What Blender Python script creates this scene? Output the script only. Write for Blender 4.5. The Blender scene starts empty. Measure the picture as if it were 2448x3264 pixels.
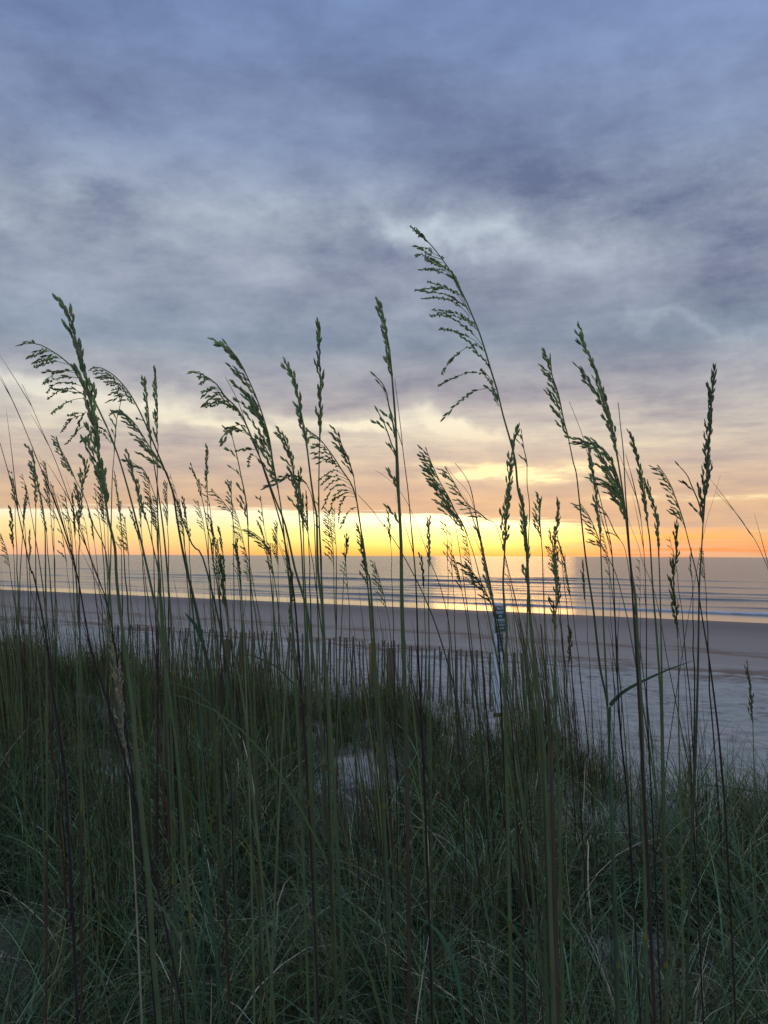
import bpy, math, random
import numpy as np
from mathutils import Vector, noise as mn
random.seed(7); RNG = np.random.default_rng(7)
SC = bpy.context.scene; COL = SC.collection

# ------------------------------------------------------------------ camera
CAMZ = 1.6; F = 2826.6; CX, CY = 1224.0, 1632.0
PITCH = math.radians(2.82); ROLL = math.radians(0.23)
Fw = Vector((0, math.cos(PITCH), math.sin(PITCH)))
R0 = Vector((1, 0, 0)); U0 = Vector((0, -math.sin(PITCH), math.cos(PITCH)))
Rt = R0 * math.cos(ROLL) + U0 * math.sin(ROLL); Up = U0 * math.cos(ROLL) - R0 * math.sin(ROLL)
cd = bpy.data.cameras.new('camera'); cam = bpy.data.objects.new('camera', cd); COL.objects.link(cam)
from mathutils import Matrix
m = Matrix((Rt, Up, -Fw)).transposed().to_4x4(); m.translation = (0, 0, CAMZ); cam.matrix_world = m
cd.sensor_fit = 'VERTICAL'; cd.angle = 2 * math.atan(1632 / F); cd.clip_start = 0.05; cd.clip_end = 30000
SC.camera = cam

def ray(x, y):
    return Fw + Rt * ((x - CX) / F) + Up * ((CY - y) / F)
def at(x, y, D):                       # the point of a sight line at ground distance D
    r = ray(x, y); r = r * (D / r.y)
    return Vector((r.x, r.y, CAMZ + r.z))
def azel(x, y):
    r = ray(x, y).normalized()
    return math.degrees(math.atan2(r.x, r.y)), math.degrees(math.asin(r.z))

# ------------------------------------------------------------------ render + world
SC.view_settings.view_transform = 'Standard'; SC.view_settings.look = 'None'
SC.view_settings.exposure = 0.0; SC.view_settings.gamma = 1.0
SC.render.engine = 'CYCLES'
SC.cycles.max_bounces = 6; SC.cycles.diffuse_bounces = 3; SC.cycles.glossy_bounces = 3
SC.cycles.transmission_bounces = 3; SC.cycles.transparent_max_bounces = 4
SC.cycles.sample_clamp_indirect = 4

def lin(c):
    return tuple(((v / 255) / 12.92 if v <= 10 else (((v / 255) + .055) / 1.055) ** 2.4) for v in c)

class NT:
    """small node-graph writer"""
    def __init__(s, t): s.t = t; t.nodes.clear()
    def n(s, kind, **k):
        nd = s.t.nodes.new(kind)
        for a, b in k.items(): setattr(nd, a, b)
        return nd
    def put(s, sock, v):
        if isinstance(v, bpy.types.NodeSocket): s.t.links.new(v, sock)
        elif v is not None: sock.default_value = v
    def m(s, op, a, b=None, c=None, clamp=False):
        nd = s.n('ShaderNodeMath', operation=op); nd.use_clamp = clamp
        s.put(nd.inputs[0], a); s.put(nd.inputs[1], b) if b is not None else None
        if c is not None: s.put(nd.inputs[2], c)
        return nd.outputs[0]
    def v(s, op, a, b=None):
        nd = s.n('ShaderNodeVectorMath', operation=op); s.put(nd.inputs[0], a)
        if b is not None: s.put(nd.inputs[1], b)
        return nd.outputs['Value'] if op in ('DOT_PRODUCT', 'LENGTH') else nd.outputs[0]
    def xyz(s, a): nd = s.n('ShaderNodeSeparateXYZ'); s.put(nd.inputs[0], a); return nd.outputs
    def comb(s, x, y, z):
        nd = s.n('ShaderNodeCombineXYZ'); s.put(nd.inputs[0], x); s.put(nd.inputs[1], y); s.put(nd.inputs[2], z); return nd.outputs[0]
    def noise(s, vec, scale, detail=4, rough=.55, dist=0.0):
        nd = s.n('ShaderNodeTexNoise'); s.put(nd.inputs['Vector'], vec)
        nd.inputs['Scale'].default_value = scale; nd.inputs['Detail'].default_value = detail
        nd.inputs['Roughness'].default_value = rough; nd.inputs['Distortion'].default_value = dist
        return nd.outputs['Fac']
    def sm(s, v, a, b):                  # smoothstep a..b
        nd = s.n('ShaderNodeMapRange', interpolation_type='SMOOTHSTEP'); s.put(nd.inputs[0], v)
        s.put(nd.inputs[1], a); s.put(nd.inputs[2], b); return nd.outputs[0]
    def mix(s, f, a, b, mode='MIX'):
        nd = s.n('ShaderNodeMix', data_type='RGBA', blend_type=mode); s.put(nd.inputs[0], f)
        for i, q in ((6, a), (7, b)):
            if isinstance(q, tuple) and len(q) == 3: q = (*q, 1)
            s.put(nd.inputs[i], q)
        return nd.outputs[2]
    def ramp(s, f, stops):
        nd = s.n('ShaderNodeValToRGB'); s.put(nd.inputs[0], f); cr = nd.color_ramp
        while len(cr.elements) > 1: cr.elements.remove(cr.elements[-1])
        for i, (p, c) in enumerate(stops):
            e = cr.elements[0] if i == 0 else cr.elements.new(p)
            e.position = p; e.color = (*lin(c), 1)
        return nd.outputs[0]

SUN_AZ, SUN_EL = azel(1605, 1650)
w = bpy.data.worlds.new('World'); SC.world = w; w.use_nodes = True
g = NT(w.node_tree)
tc = g.n('ShaderNodeTexCoord').outputs['Generated']
D_ = g.v('NORMALIZE', tc)
dx, dy, dz = g.xyz(D_)
zc = g.m('ADD', g.m('MAXIMUM', dz, 0.0), 0.11)
plane = g.comb(g.m('DIVIDE', dx, zc), g.m('DIVIDE', dy, zc), 0.0)      # the cloud deck seen in perspective
rotp = g.n('ShaderNodeVectorRotate', rotation_type='Z_AXIS'); g.put(rotp.inputs['Vector'], plane); rotp.inputs['Angle'].default_value = math.radians(28)
deck = g.v('MULTIPLY', rotp.outputs[0], (1.0, 1.0, 1.0))
n_big = g.noise(g.v('ADD', deck, (3.1, 7.7, 0)), 0.75, 6, .55, .1)
n_mid = g.noise(g.v('ADD', g.v('MULTIPLY', deck, (1.0, 1.25, 1)), (11.3, 2.2, 0)), 3.6, 8, .62, .15)
n_low = g.noise(g.v('MULTIPLY', D_, (3.6, 3.6, 44.0)), 2.0, 7, .62, .3)      # level streaks low over the sea
n_crisp = g.noise(g.v('ADD', g.v('MULTIPLY', D_, (1.0, 1.0, 2.0)), (2, 3, 8)), 26.0, 8, .68, .1)
n_puff = g.noise(g.v('ADD', g.v('MULTIPLY', D_, (1.0, 1.0, 2.3)), (4, 9, 1)), 7.5, 10, .62, .12)
el0 = g.m('MULTIPLY', g.m('ARCSINE', dz), 57.2958)
az0 = g.m('MULTIPLY', g.m('ARCTAN2', dx, dy), 57.2958)
wn1 = g.noise(g.v('ADD', D_, (5, 1, 0)), 7.0, 5, .6)
wn2 = g.noise(g.v('ADD', D_, (1, 8, 3)), 7.0, 5, .6)
amp = g.sm(el0, 2.0, 14.0)
el = g.m('ADD', el0, g.m('MULTIPLY', g.m('MULTIPLY', g.m('SUBTRACT', wn1, .5), 9.0), amp))
az = g.m('ADD', az0, g.m('MULTIPLY', g.m('SUBTRACT', wn2, .5), 14.0))
def blob(px, py, rx, ry, ang, a):
    """one cloud mass in the direction of the photo's (px, py); radii in px at 49 px per degree"""
    A, E = azel(px, py); c, s_ = math.cos(math.radians(ang)), math.sin(math.radians(ang))
    u = g.m('SUBTRACT', az, A); v = g.m('SUBTRACT', el, E)
    p = g.m('MULTIPLY', g.m('ADD', g.m('MULTIPLY', u, c), g.m('MULTIPLY', v, s_)), 49.0 / rx)
    q = g.m('MULTIPLY', g.m('SUBTRACT', g.m('MULTIPLY', v, c), g.m('MULTIPLY', u, s_)), 49.0 / ry)
    r = g.m('ADD', g.m('MULTIPLY', p, p), g.m('MULTIPLY', q, q))
    return g.m('MULTIPLY', g.m('EXPONENT', g.m('MULTIPLY', r, -1.0)), a)
BLOBS = [  # px, py, rx, ry, angle, amount
    (150, 150, 420, 160, -15, -.16), (1000, 90, 420, 110, -20, -.20), (2150, 60, 420, 130, -10, .34),
    (1450, 230, 330, 120, -25, .10), (300, 520, 420, 150, -30, .26), (780, 560, 240, 90, -35, .22),
    (700, 260, 380, 110, -25, .08), (1150, 330, 420, 100, -30, -.22), (1700, 500, 520, 130, -25, -.34),
    (2250, 700, 420, 150, -25, -.30), (1900, 240, 260, 90, -30, -.12), (2300, 350, 260, 160, -20, .10),
    (280, 740, 330, 70, -12, -.30), (120, 900, 300, 80, -8, .12), (760, 700, 220, 90, -25, .08),
    (1230, 700, 150, 55, -35, .40), (1290, 765, 170, 46, -10, .50), (1500, 775, 220, 60, -14, .34),
    (1850, 850, 320, 50, -14, .30), (1700, 770, 220, 60, -16, .10), (1250, 980, 110, 66, -20, .36),
    (1000, 850, 340, 60, -12, -.16), (850, 960, 260, 60, -10, .08), (2200, 900, 330, 60, -6, -.26),
    (2150, 1010, 330, 20, -5, .34), (1900, 1000, 260, 30, -5, -.12), (700, 1110, 420, 60, -6, -.10),
    (1600, 1130, 420, 60, -3, -.06), (2200, 1150, 360, 70, -2, -.15),
    (100, 1210, 300, 34, -4, .85), (420, 1300, 420, 30, -6, .45), (150, 1310, 260, 30, -2, .35),
    (700, 1340, 260, 22, -5, .45), (1130, 1345, 200, 20, -8, .95), (1500, 1375, 150, 24, -6, 1.05),
    (1250, 1405, 300, 18, -4, .35), (700, 1235, 420, 30, -4, -.18), (1700, 1260, 600, 40, -3, -.25),
    (2200, 1330, 420, 30, -2, -.12), (2000, 1400, 350, 22, -2, .22), (500, 1420, 420, 18, -2, -.10),
    (500, 1530, 500, 26, 0, -.22), (1250, 1460, 260, 14, 0, .20), (2000, 1530, 500, 26, -2, -.10),
]
tf = None
for b in BLOBS:
    o = blob(*b); tf = o if tf is None else g.m('ADD', tf, o)
hi = g.sm(el0, 5.0, 13.0)
nn = g.m('ADD', g.m('ADD', g.m('MULTIPLY', g.m('SUBTRACT', n_big, .5), .50), g.m('MULTIPLY', g.m('SUBTRACT', n_mid, .5), .60)), g.m('ADD', g.m('MULTIPLY', g.m('SUBTRACT', n_puff, .5), 1.0), g.m('MULTIPLY', g.m('SUBTRACT', n_crisp, .5), .38)))
n_lp = g.noise(g.v('ADD', g.v('MULTIPLY', D_, (1.0, 1.0, 4.2)), (7, 2, 5)), 12.0, 10, .66, .15)
nl = g.m('ADD', g.m('MULTIPLY', g.m('SUBTRACT', n_low, .5), 1.2), g.m('MULTIPLY', g.m('SUBTRACT', n_lp, .5), 1.5))
nmix = g.m('ADD', g.m('MULTIPLY', nn, hi), g.m('MULTIPLY', nl, g.m('SUBTRACT', 1.0, hi)))
t = g.m('ADD', g.m('ADD', g.m('MULTIPLY', tf, .70), nmix), .43, clamp=True)
e45 = g.m('DIVIDE', el0, 45.0, clamp=True)
E = lambda d: d / 45.0
dark = g.ramp(e45, [(0, (198, 166, 148)), (E(3.4), (198, 168, 150)), (E(6), (180, 164, 162)), (E(8.5), (154, 148, 160)), (E(10.5), (124, 126, 150)),
                    (E(13.5), (106, 122, 146)), (E(17), (106, 116, 144)), (E(22), (102, 114, 146)), (E(29), (101, 117, 154)), (E(33), (102, 122, 160)), (E(45), (108, 128, 162))])
light = g.ramp(e45, [(0, (246, 196, 140)), (E(3.4), (238, 196, 150)), (E(6), (232, 208, 178)), (E(8.5), (246, 236, 210)), (E(10.5), (222, 218, 210)),
                     (E(13.5), (168, 182, 198)), (E(17), (184, 194, 210)), (E(21), (196, 208, 220)), (E(25), (156, 174, 206)), (E(33), (134, 158, 204)), (E(45), (130, 155, 200))])
deckc = g.mix(t, dark, light)
# golden breaks near the hidden sun
def gb(px, py, rx, ry, ang, a):
    return blob(px, py, rx, ry, ang, a)
gold = None
for b in [(1600, 1508, 140, 24, 0, 2.4), (1760, 1520, 70, 16, 0, 1.0), (2020, 1588, 150, 9, 1, .75), (1870, 1500, 70, 16, -15, .7),
          (2330, 1585, 120, 7, 1, .6), (2420, 1690, 90, 6, 0, .7), (1450, 1480, 70, 8, 0, .5), (1900, 1490, 200, 8, 0, .35)]:
    o = gb(*b); gold = o if gold is None else g.m('ADD', gold, o)
gold = g.m('MULTIPLY', gold, g.m('ADD', .35, g.m('MULTIPLY', g.sm(n_mid, .40, .60), .9)), clamp=True)
deckc = g.mix(gold, deckc, (1.18, .93, .52))
# the clear gap between the cloud base and the sea
edge_n = g.noise(g.v('MULTIPLY', D_, (9, 9, 60)), 1.6, 4, .6)
streak = g.noise(g.v('MULTIPLY', D_, (2.2, 2.2, 120)), 2.0, 3, .55)
top = g.m('ADD', g.m('MULTIPLY', g.m('MULTIPLY', az0, g.sm(az0, -30.0, 20.0)), -.055), 2.85)
top = g.m('ADD', top, g.m('MULTIPLY', g.m('SUBTRACT', edge_n, .5), 1.1))
top = g.m('ADD', top, g.m('MULTIPLY', g.m('SUBTRACT', streak, .5), 1.3))
gap = g.sm(g.m('SUBTRACT', top, el0), -.12, .30)
gapc = g.ramp(g.m('DIVIDE', el0, 4.0, clamp=True), [(0, (252, 178, 96)), (.09, (255, 204, 104)), (.22, (255, 232, 136)), (.40, (255, 243, 164)), (.55, (255, 248, 205)), (1, (255, 250, 228))])
gapL = g.ramp(g.m('DIVIDE', el0, 4.0, clamp=True), [(0, (240, 180, 146)), (.12, (246, 194, 148)), (.30, (250, 212, 148)), (.5, (253, 230, 172)), (.66, (255, 244, 214)), (1, (255, 248, 226))])
gapR = g.ramp(g.m('DIVIDE', el0, 4.0, clamp=True), [(0, (236, 138, 94)), (.15, (244, 156, 92)), (.30, (246, 178, 104)), (.5, (232, 184, 124)), (1, (214, 176, 140))])
sidem = g.sm(az0, 6.0, 19.0); sidel = g.sm(az0, -4.0, -22.0)
sidel = g.m('SUBTRACT', 1.0, g.sm(az0, -22.0, -3.0))
gapc = g.mix(sidel, gapc, gapL); gapc = g.mix(sidem, gapc, gapR)
sk = g.n('ShaderNodeMapRange'); g.put(sk.inputs[0], streak); sk.inputs[1].default_value = .42; sk.inputs[2].default_value = .62
skm = g.m('MULTIPLY', sk.outputs[0], g.m('ADD', g.m('MULTIPLY', sidem, .95), g.m('MULTIPLY', g.sm(el0, 1.6, 2.6), .10)))
gapc = g.mix(skm, gapc, lin((226, 176, 138)))
glow = blob(1540, 1650, 430, 90, 0, 1.1)
gapc = g.mix(1.0, gapc, g.comb(g.m('ADD', 1.05, glow), g.m('ADD', 1.05, g.m('MULTIPLY', glow, .8)), g.m('ADD', 1.0, g.m('MULTIPLY', glow, .55))), 'MULTIPLY')
fade = g.sm(g.m('ABSOLUTE', g.m('SUBTRACT', az0, 4.0)), 40.0, 110.0)
warmdeck = deckc
coolc = g.mix(t, lin((92, 106, 136)), lin((168, 182, 206)))
lowf = g.m('MULTIPLY', fade, g.m('SUBTRACT', 1.0, g.sm(el0, 14.0, 30.0)))
sky = g.mix(g.m('MULTIPLY', gap, g.m('SUBTRACT', 1.0, fade)), g.mix(lowf, warmdeck, coolc), gapc)
hb_ = g.m('ADD', 1.0, g.m('MULTIPLY', g.m('ADD', g.sm(el0, 38.0, 65.0), g.sm(g.m('ABSOLUTE', az0), 60.0, 120.0)), .38))
sky = g.v('MULTIPLY', sky, g.comb(hb_, hb_, hb_))
nish = g.n('ShaderNodeTexSky', sky_type='NISHITA'); nish.sun_disc = False
nish.sun_elevation = math.radians(SUN_EL); nish.sun_rotation = math.radians(SUN_AZ)
nsc = g.v('SCALE', nish.outputs[0]); nsc.node.inputs['Scale'].default_value = .004
sky = g.v('ADD', sky, nsc)
bg = g.n('ShaderNodeBackground'); g.put(bg.inputs[0], sky); bg.inputs[1].default_value = 1.0
wo = g.n('ShaderNodeOutputWorld'); g.put(wo.inputs[0], bg.outputs[0])
w.cycles.sampling_method = 'MANUAL'; w.cycles.sample_map_resolution = 512

sd = bpy.data.lights.new('sun', 'SUN'); sd.energy = .05; sd.angle = math.radians(9.0); sd.color = (1, .50, .16)
so = bpy.data.objects.new('sun', sd); COL.objects.link(so)
a, e = math.radians(SUN_AZ), math.radians(SUN_EL)
so.rotation_euler = Vector((math.sin(a) * math.cos(e), math.cos(a) * math.cos(e), math.sin(e))).to_track_quat('Z', 'Y').to_euler()

# ------------------------------------------------------------------ helpers
def tag(o, label=None, cat=None, group=None, kind=None):
    if label: o['label'] = label
    if cat: o['category'] = cat
    if group: o['group'] = group
    if kind: o['kind'] = kind
    return o

class MB:
    def __init__(s): s.v = []; s.f = []; s.c = []
    def box(s, c, size, R=None, col=(1, 1, 1), bev=0.0):
        sx, sy, sz = (q / 2 for q in size); b = min(bev, sx * .9, sy * .9)
        n0 = len(s.v)
        if b > 0: ring = [(-sx + b, -sy), (sx - b, -sy), (sx, -sy + b), (sx, sy - b), (sx - b, sy), (-sx + b, sy), (-sx, sy - b), (-sx, -sy + b)]
        else: ring = [(-sx, -sy), (sx, -sy), (sx, sy), (-sx, sy)]
        k = len(ring)
        for z in (-sz, sz):
            for x, y in ring:
                p = Vector((x, y, z)); p = R @ p if R else p
                s.v.append(p + Vector(c)); s.c.append(col)
        s.f.append(list(range(n0 + k - 1, n0 - 1, -1))); s.f.append(list(range(n0 + k, n0 + 2 * k)))
        for i in range(k):
            j = (i + 1) % k; s.f.append([n0 + i, n0 + j, n0 + k + j, n0 + k + i])
    def tube(s, pts, rad, sides=6, cols=None):
        n = len(pts); n0 = len(s.v); prev = None
        for i, p in enumerate(pts):
            T = (pts[min(i + 1, n - 1)] - pts[max(i - 1, 0)]).normalized()
            if prev is None:
                A = Vector((0, 1, 0)) if abs(T.y) < .9 else Vector((1, 0, 0)); prev = T.cross(A).normalized()
            N = (prev - T * prev.dot(T)).normalized(); B = T.cross(N); prev = N
            r = rad[i] if hasattr(rad, '__len__') else rad
            c = cols[i] if cols is not None and not isinstance(cols, tuple) else (cols or (1, 1, 1))
            for k in range(sides):
                q = 2 * math.pi * k / sides
                s.v.append(p + N * (r * math.cos(q)) + B * (r * math.sin(q))); s.c.append(c)
        for i in range(n - 1):
            for k in range(sides):
                a0 = n0 + i * sides + k; a1 = n0 + i * sides + (k + 1) % sides
                s.f.append([a0, a1, a1 + sides, a0 + sides])
        s.f.append(list(range(n0 + sides - 1, n0 - 1, -1))); s.f.append(list(range(n0 + (n - 1) * sides, n0 + n * sides)))
    def ribbon(s, pts, wid, side, col, fold=.35):
        """a leaf blade: three points across so that it is folded along its midrib"""
        n = len(pts); n0 = len(s.v)
        for i, p in enumerate(pts):
            T = (pts[min(i + 1, n - 1)] - pts[max(i - 1, 0)]).normalized()
            S = (side - T * side.dot(T)).normalized(); Nn = T.cross(S)
            w_ = wid[i]
            cc = col[i] if isinstance(col, list) else col
            for q in (-.5, 0, .5):
                s.v.append(p + S * (w_ * q) + Nn * (w_ * fold * (0 if q else -1) * .5)); s.c.append(cc)
        for i in range(n - 1):
            for k in range(2):
                a0 = n0 + i * 3 + k; s.f.append([a0, a0 + 1, a0 + 4, a0 + 3])
    def spikelet(s, base, d, side, L, W, col):
        """flat pointed oat spikelet with a notched edge"""
        n0 = len(s.v); Nn = d.cross(side).normalized()
        prof = ((.10, .45), (.30, .92), (.42, .80), (.56, 1.0), (.68, .70), (.80, .62), (.90, .28))
        s.v.append(base); s.c.append(col)
        for u, r in prof:
            c = base + d * (L * u)
            for q, (a_, b_) in enumerate(((1, 0), (0, 1), (-1, 0), (0, -1))):
                s.v.append(c + side * (W * .5 * r * a_) + Nn * (W * .24 * r * b_)); s.c.append(col)
        s.v.append(base + d * L); s.c.append(tuple(x * 1.2 for x in col))
        k = len(prof)
        for q in range(4):
            r_ = (q + 1) % 4
            s.f.append([n0, n0 + 1 + r_, n0 + 1 + q])
            for i in range(k - 1):
                a0 = n0 + 1 + i * 4
                s.f.append([a0 + q, a0 + r_, a0 + 4 + r_, a0 + 4 + q])
            a0 = n0 + 1 + (k - 1) * 4
            s.f.append([a0 + q, a0 + r_, n0 + 1 + k * 4])
    def mesh(s, name, mat, smooth=False, origin=None):
        me = bpy.data.meshes.new(name)
        o_ = origin or Vector((0, 0, 0))
        me.from_pydata([tuple(p - o_) for p in s.v], [], s.f)
        ca = me.color_attributes.new('tint', 'FLOAT_COLOR', 'POINT')
        arr = np.ones((len(s.v), 4), np.float32); arr[:, :3] = np.array(s.c, np.float32).reshape(-1, 3)
        ca.data.foreach_set('color', arr.ravel())
        if smooth: me.polygons.foreach_set('use_smooth', [True] * len(me.polygons))
        me.materials.append(mat); return me
    def build(s, name, mat, parent=None, smooth=False):
        org = parent.location.copy() if parent else None
        if parent and parent.parent: org = org + parent.parent.location
        me = s.mesh(name, mat, smooth, org)
        o = bpy.data.objects.new(name, me); COL.objects.link(o)
        if parent: o.parent = parent
        return o
def empty(name, loc):
    o = bpy.data.objects.new(name, None); o.location = loc; o.empty_display_size = .05; COL.objects.link(o); return o

def mat(name, rough=.6, spec=.3, transl=0.0, bump=None, gain=1.0, var=.25, vscale=60):
    """surface coloured by the mesh's own tint, broken up by noise"""
    M = bpy.data.materials.new(name); M.use_nodes = True; q = NT(M.node_tree)
    at_ = q.n('ShaderNodeAttribute', attribute_name='tint').outputs['Color']
    oc = q.n('ShaderNodeTexCoord').outputs['Object']
    nz = q.noise(oc, vscale, 4, .6)
    f = q.m('MULTIPLY', q.m('ADD', 1 - var, q.m('MULTIPLY', nz, 2 * var)), gain)
    c = q.mix(1.0, at_, q.comb(f, f, f), 'MULTIPLY')
    pb = q.n('ShaderNodeBsdfPrincipled'); q.put(pb.inputs['Base Color'], c); pb.inputs['Roughness'].default_value = rough
    pb.inputs['Specular IOR Level'].default_value = spec
    out = q.n('ShaderNodeOutputMaterial'); sh = pb.outputs[0]
    if transl > 0:
        tb = q.n('ShaderNodeBsdfTranslucent'); q.put(tb.inputs[0], q.mix(1.0, c, (1.5, 1.25, .5), 'MULTIPLY'))
        mx = q.n('ShaderNodeMixShader'); mx.inputs[0].default_value = transl
        q.put(mx.inputs[1], sh); q.put(mx.inputs[2], tb.outputs[0]); sh = mx.outputs[0]
    if bump:
        bn = q.n('ShaderNodeBump'); bn.inputs['Strength'].default_value = bump[1]; bn.inputs['Distance'].default_value = bump[2]
        q.put(bn.inputs['Height'], q.noise(oc, bump[0], 5, .65)); q.put(pb.inputs['Normal'], bn.outputs[0])
    q.put(out.inputs[0], sh); return M
M_HEAD = mat('seed_husk', .65, .12, .45, gain=1.0, var=.3, vscale=90)
M_STEM = mat('grass_stem', .6, .15, .0, gain=1.0, var=.25, vscale=25)
M_LEAF = mat('grass_leaf', .62, .12, .22, gain=1.0, var=.25, vscale=18)
M_WOOD = mat('weathered_wood', .85, .15, bump=(45, .5, .01), var=.4, vscale=30)
M_WHITE = mat('white_vinyl', .4, .4, var=.06, vscale=6)
M_SIGN = mat('green_sign_enamel', .45, .4, var=.12, vscale=12)
M_WIRE = mat('fence_wire', .5, .4)

# ------------------------------------------------------------------ ground
S0 = (0.0, 74.4); AX = (.818, -.575); NX = (.575, .818); SEAZ = -2.6
def sea_s(X, Y): return (X - S0[0]) * NX[0] + (Y - S0[1]) * NX[1]
def sst(x, a, b):
    x = np.clip((x - a) / (b - a), 0, 1); return x * x * (3 - 2 * x)
_ph = RNG.uniform(0, 6.28, (24,)); _dr = RNG.uniform(0, 6.28, (24,))
def waves2(X, Y, wl, seed=0, n=6):
    r = 0
    for i in range(n):
        k = 2 * math.pi / (wl * (0.6 + .17 * i)); th = _dr[(i + seed) % 24]
        r = r + np.sin(k * (X * math.cos(th) + Y * math.sin(th)) + _ph[(i * 3 + seed) % 24])
    return r / n
def toe(X): return 8.2 + .8 * sst(-X, 0, 5) - 1.45 * np.clip(X - .1, 0, 2.4)
def ground(X, Y):
    X = np.asarray(X, float); Y = np.asarray(Y, float)
    s = -sea_s(X, Y)                                    # metres inland from the water's edge
    beach = SEAZ + .012 * np.minimum(s, 25) + .030 * np.clip(s - 8, 0, 40)
    beach = np.where(s < 0, SEAZ + .03 * s, beach)
    # crest of the fore dune: high on the left, dropping to the right
    crest = .02 + .34 * sst(-X, .5, 4.5) - .13 * sst(X, .5, 3.0)
    toeY = toe(X)
    m = 1 - sst(Y, toeY, toeY + 5.0 + 1.0 * sst(-X, 0, 6))
    near = crest * sst(Y, 2.5, 7.5) + .07 * waves2(X, Y, 2.6, 1) + .035 * waves2(X, Y, .9, 5)
    z = beach * (1 - m) + near * m
    rough = .045 * waves2(X, Y, .75, 3) + .030 * waves2(X, Y, .36, 9) + .06 * waves2(X, Y, 3.1, 4)
    return z + rough * (1 - m) * sst(s, 32, 40)
def gz(x, y): return float(ground(x, y))

ys = np.concatenate([np.linspace(-14, .4, 30)[:-1], .4 + (np.geomspace(1, 12, 330) - 1) * 3.0])
ys = np.concatenate([ys, np.geomspace(ys[-1] * 1.012, 700, 150)])
us = np.concatenate([np.linspace(-3.5, -.8, 50)[:-1], np.linspace(-.8, .8, 420), np.linspace(.8, 3.5, 50)[1:]])
UU, YY = np.meshgrid(us, ys); XX = UU * (np.abs(YY) + 3.0)
ZZ = ground(XX, YY)
def gridmesh(name, X, Y, Z, material, attrs=None, smooth=True):
    r, c = X.shape; me = bpy.data.meshes.new(name)
    co = np.stack([X, Y, Z], -1).reshape(-1, 3).astype(np.float32)
    i = np.arange(r * c).reshape(r, c)
    q = np.stack([i[:-1, :-1], i[:-1, 1:], i[1:, 1:], i[1:, :-1]], -1).reshape(-1, 4).astype(np.int32)
    me.vertices.add(r * c); me.vertices.foreach_set('co', co.ravel())
    me.loops.add(q.size); me.loops.foreach_set('vertex_index', q.ravel())
    me.polygons.add(len(q)); me.polygons.foreach_set('loop_start', np.arange(0, q.size, 4, dtype=np.int32))
    me.polygons.foreach_set('loop_total', np.full(len(q), 4, np.int32))
    me.update(calc_edges=True)
    if smooth: me.polygons.foreach_set('use_smooth', np.ones(len(q), bool))
    for k, v in (attrs or {}).items():
        at_ = me.attributes.new(k, 'FLOAT', 'POINT'); at_.data.foreach_set('value', v.astype(np.float32).ravel())
    me.materials.append(material)
    o = bpy.data.objects.new(name, me); COL.objects.link(o); return o

MS = bpy.data.materials.new('sand'); MS.use_nodes = True; q = NT(MS.node_tree)
pos = q.n('ShaderNodeNewGeometry').outputs['Position']
s_in = q.m('SUBTRACT', S0[0] * NX[0] + S0[1] * NX[1], q.v('DOT_PRODUCT', pos, (NX[0], NX[1], 0)))   # metres inland
along = q.v('DOT_PRODUCT', pos, (AX[0], AX[1], 0))
sv = q.comb(q.m('MULTIPLY', along, .06), q.m('MULTIPLY', s_in, .5), 0)
nb = q.noise(sv, 1.0, 5, .6)
c = q.ramp(q.m('DIVIDE', q.m('ADD', s_in, q.m('MULTIPLY', q.m('SUBTRACT', nb, .5), 7.0)), 60.0, clamp=True),
           [(0, (112, 94, 82)), (.06, (120, 103, 90)), (.16, (146, 127, 112)), (.35, (164, 144, 126)), (.55, (172, 152, 133)), (.64, (212, 198, 176)), (1, (216, 202, 180))])
fine = q.noise(pos, 9.0, 6, .7)
c = q.mix(1.0, c, q.comb(*[q.m('ADD', .8, q.m('MULTIPLY', fine, .4))] * 3), 'MULTIPLY')
mott = q.noise(q.comb(q.m('MULTIPLY', along, .7), q.m('MULTIPLY', s_in, 2.6), 0), 1.4, 7, .72)
mo = q.m('ADD', .74, q.m('MULTIPLY', q.sm(mott, .38, .58), .30))
c = q.mix(q.sm(s_in, 33.0, 38.0), c, q.mix(1.0, c, q.comb(mo, mo, q.m('ADD', q.m('MULTIPLY', mo, .9), .1)), 'MULTIPLY'))
def band(c0, hw):
    return q.m('SUBTRACT', 1.0, q.sm(q.m('ABSOLUTE', q.m('SUBTRACT', q.m('ADD', s_in, q.m('MULTIPLY', q.m('SUBTRACT', q.noise(q.comb(q.m('MULTIPLY', along, .12), 0, 0), 1.0, 2), .5), 6.0)), c0)), hw * .3, hw))
wr = q.m('MULTIPLY', q.m('MAXIMUM', band(36.5, 2.6), q.m('MULTIPLY', band(29.0, 2.0), .9)), q.sm(q.noise(q.comb(q.m('MULTIPLY', along, .35), q.m('MULTIPLY', s_in, .8), 0), 1.3, 6, .7), .42, .56))
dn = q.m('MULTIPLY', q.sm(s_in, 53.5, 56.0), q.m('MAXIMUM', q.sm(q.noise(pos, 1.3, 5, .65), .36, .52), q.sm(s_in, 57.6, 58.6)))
c = q.mix(q.m('MULTIPLY', dn, .8), c, q.mix(q.noise(pos, 22.0, 4, .7), lin((36, 32, 26)), lin((104, 92, 76))))  # shade under the dune grass painted into the sand colour, mottled like leaf litter
c = q.mix(q.m('MULTIPLY', wr, .75), c, lin((122, 86, 62)))
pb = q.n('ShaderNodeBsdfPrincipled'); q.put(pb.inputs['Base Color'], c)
pb.inputs['Specular IOR Level'].default_value = .2
q.put(pb.inputs['Roughness'], q.m('ADD', .5, q.m('MULTIPLY', q.sm(s_in, 1.0, 12.0), .4)))
vo = q.n('ShaderNodeTexVoronoi', feature='SMOOTH_F1'); q.put(vo.inputs['Vector'], pos); vo.inputs['Scale'].default_value = 2.3
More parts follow.
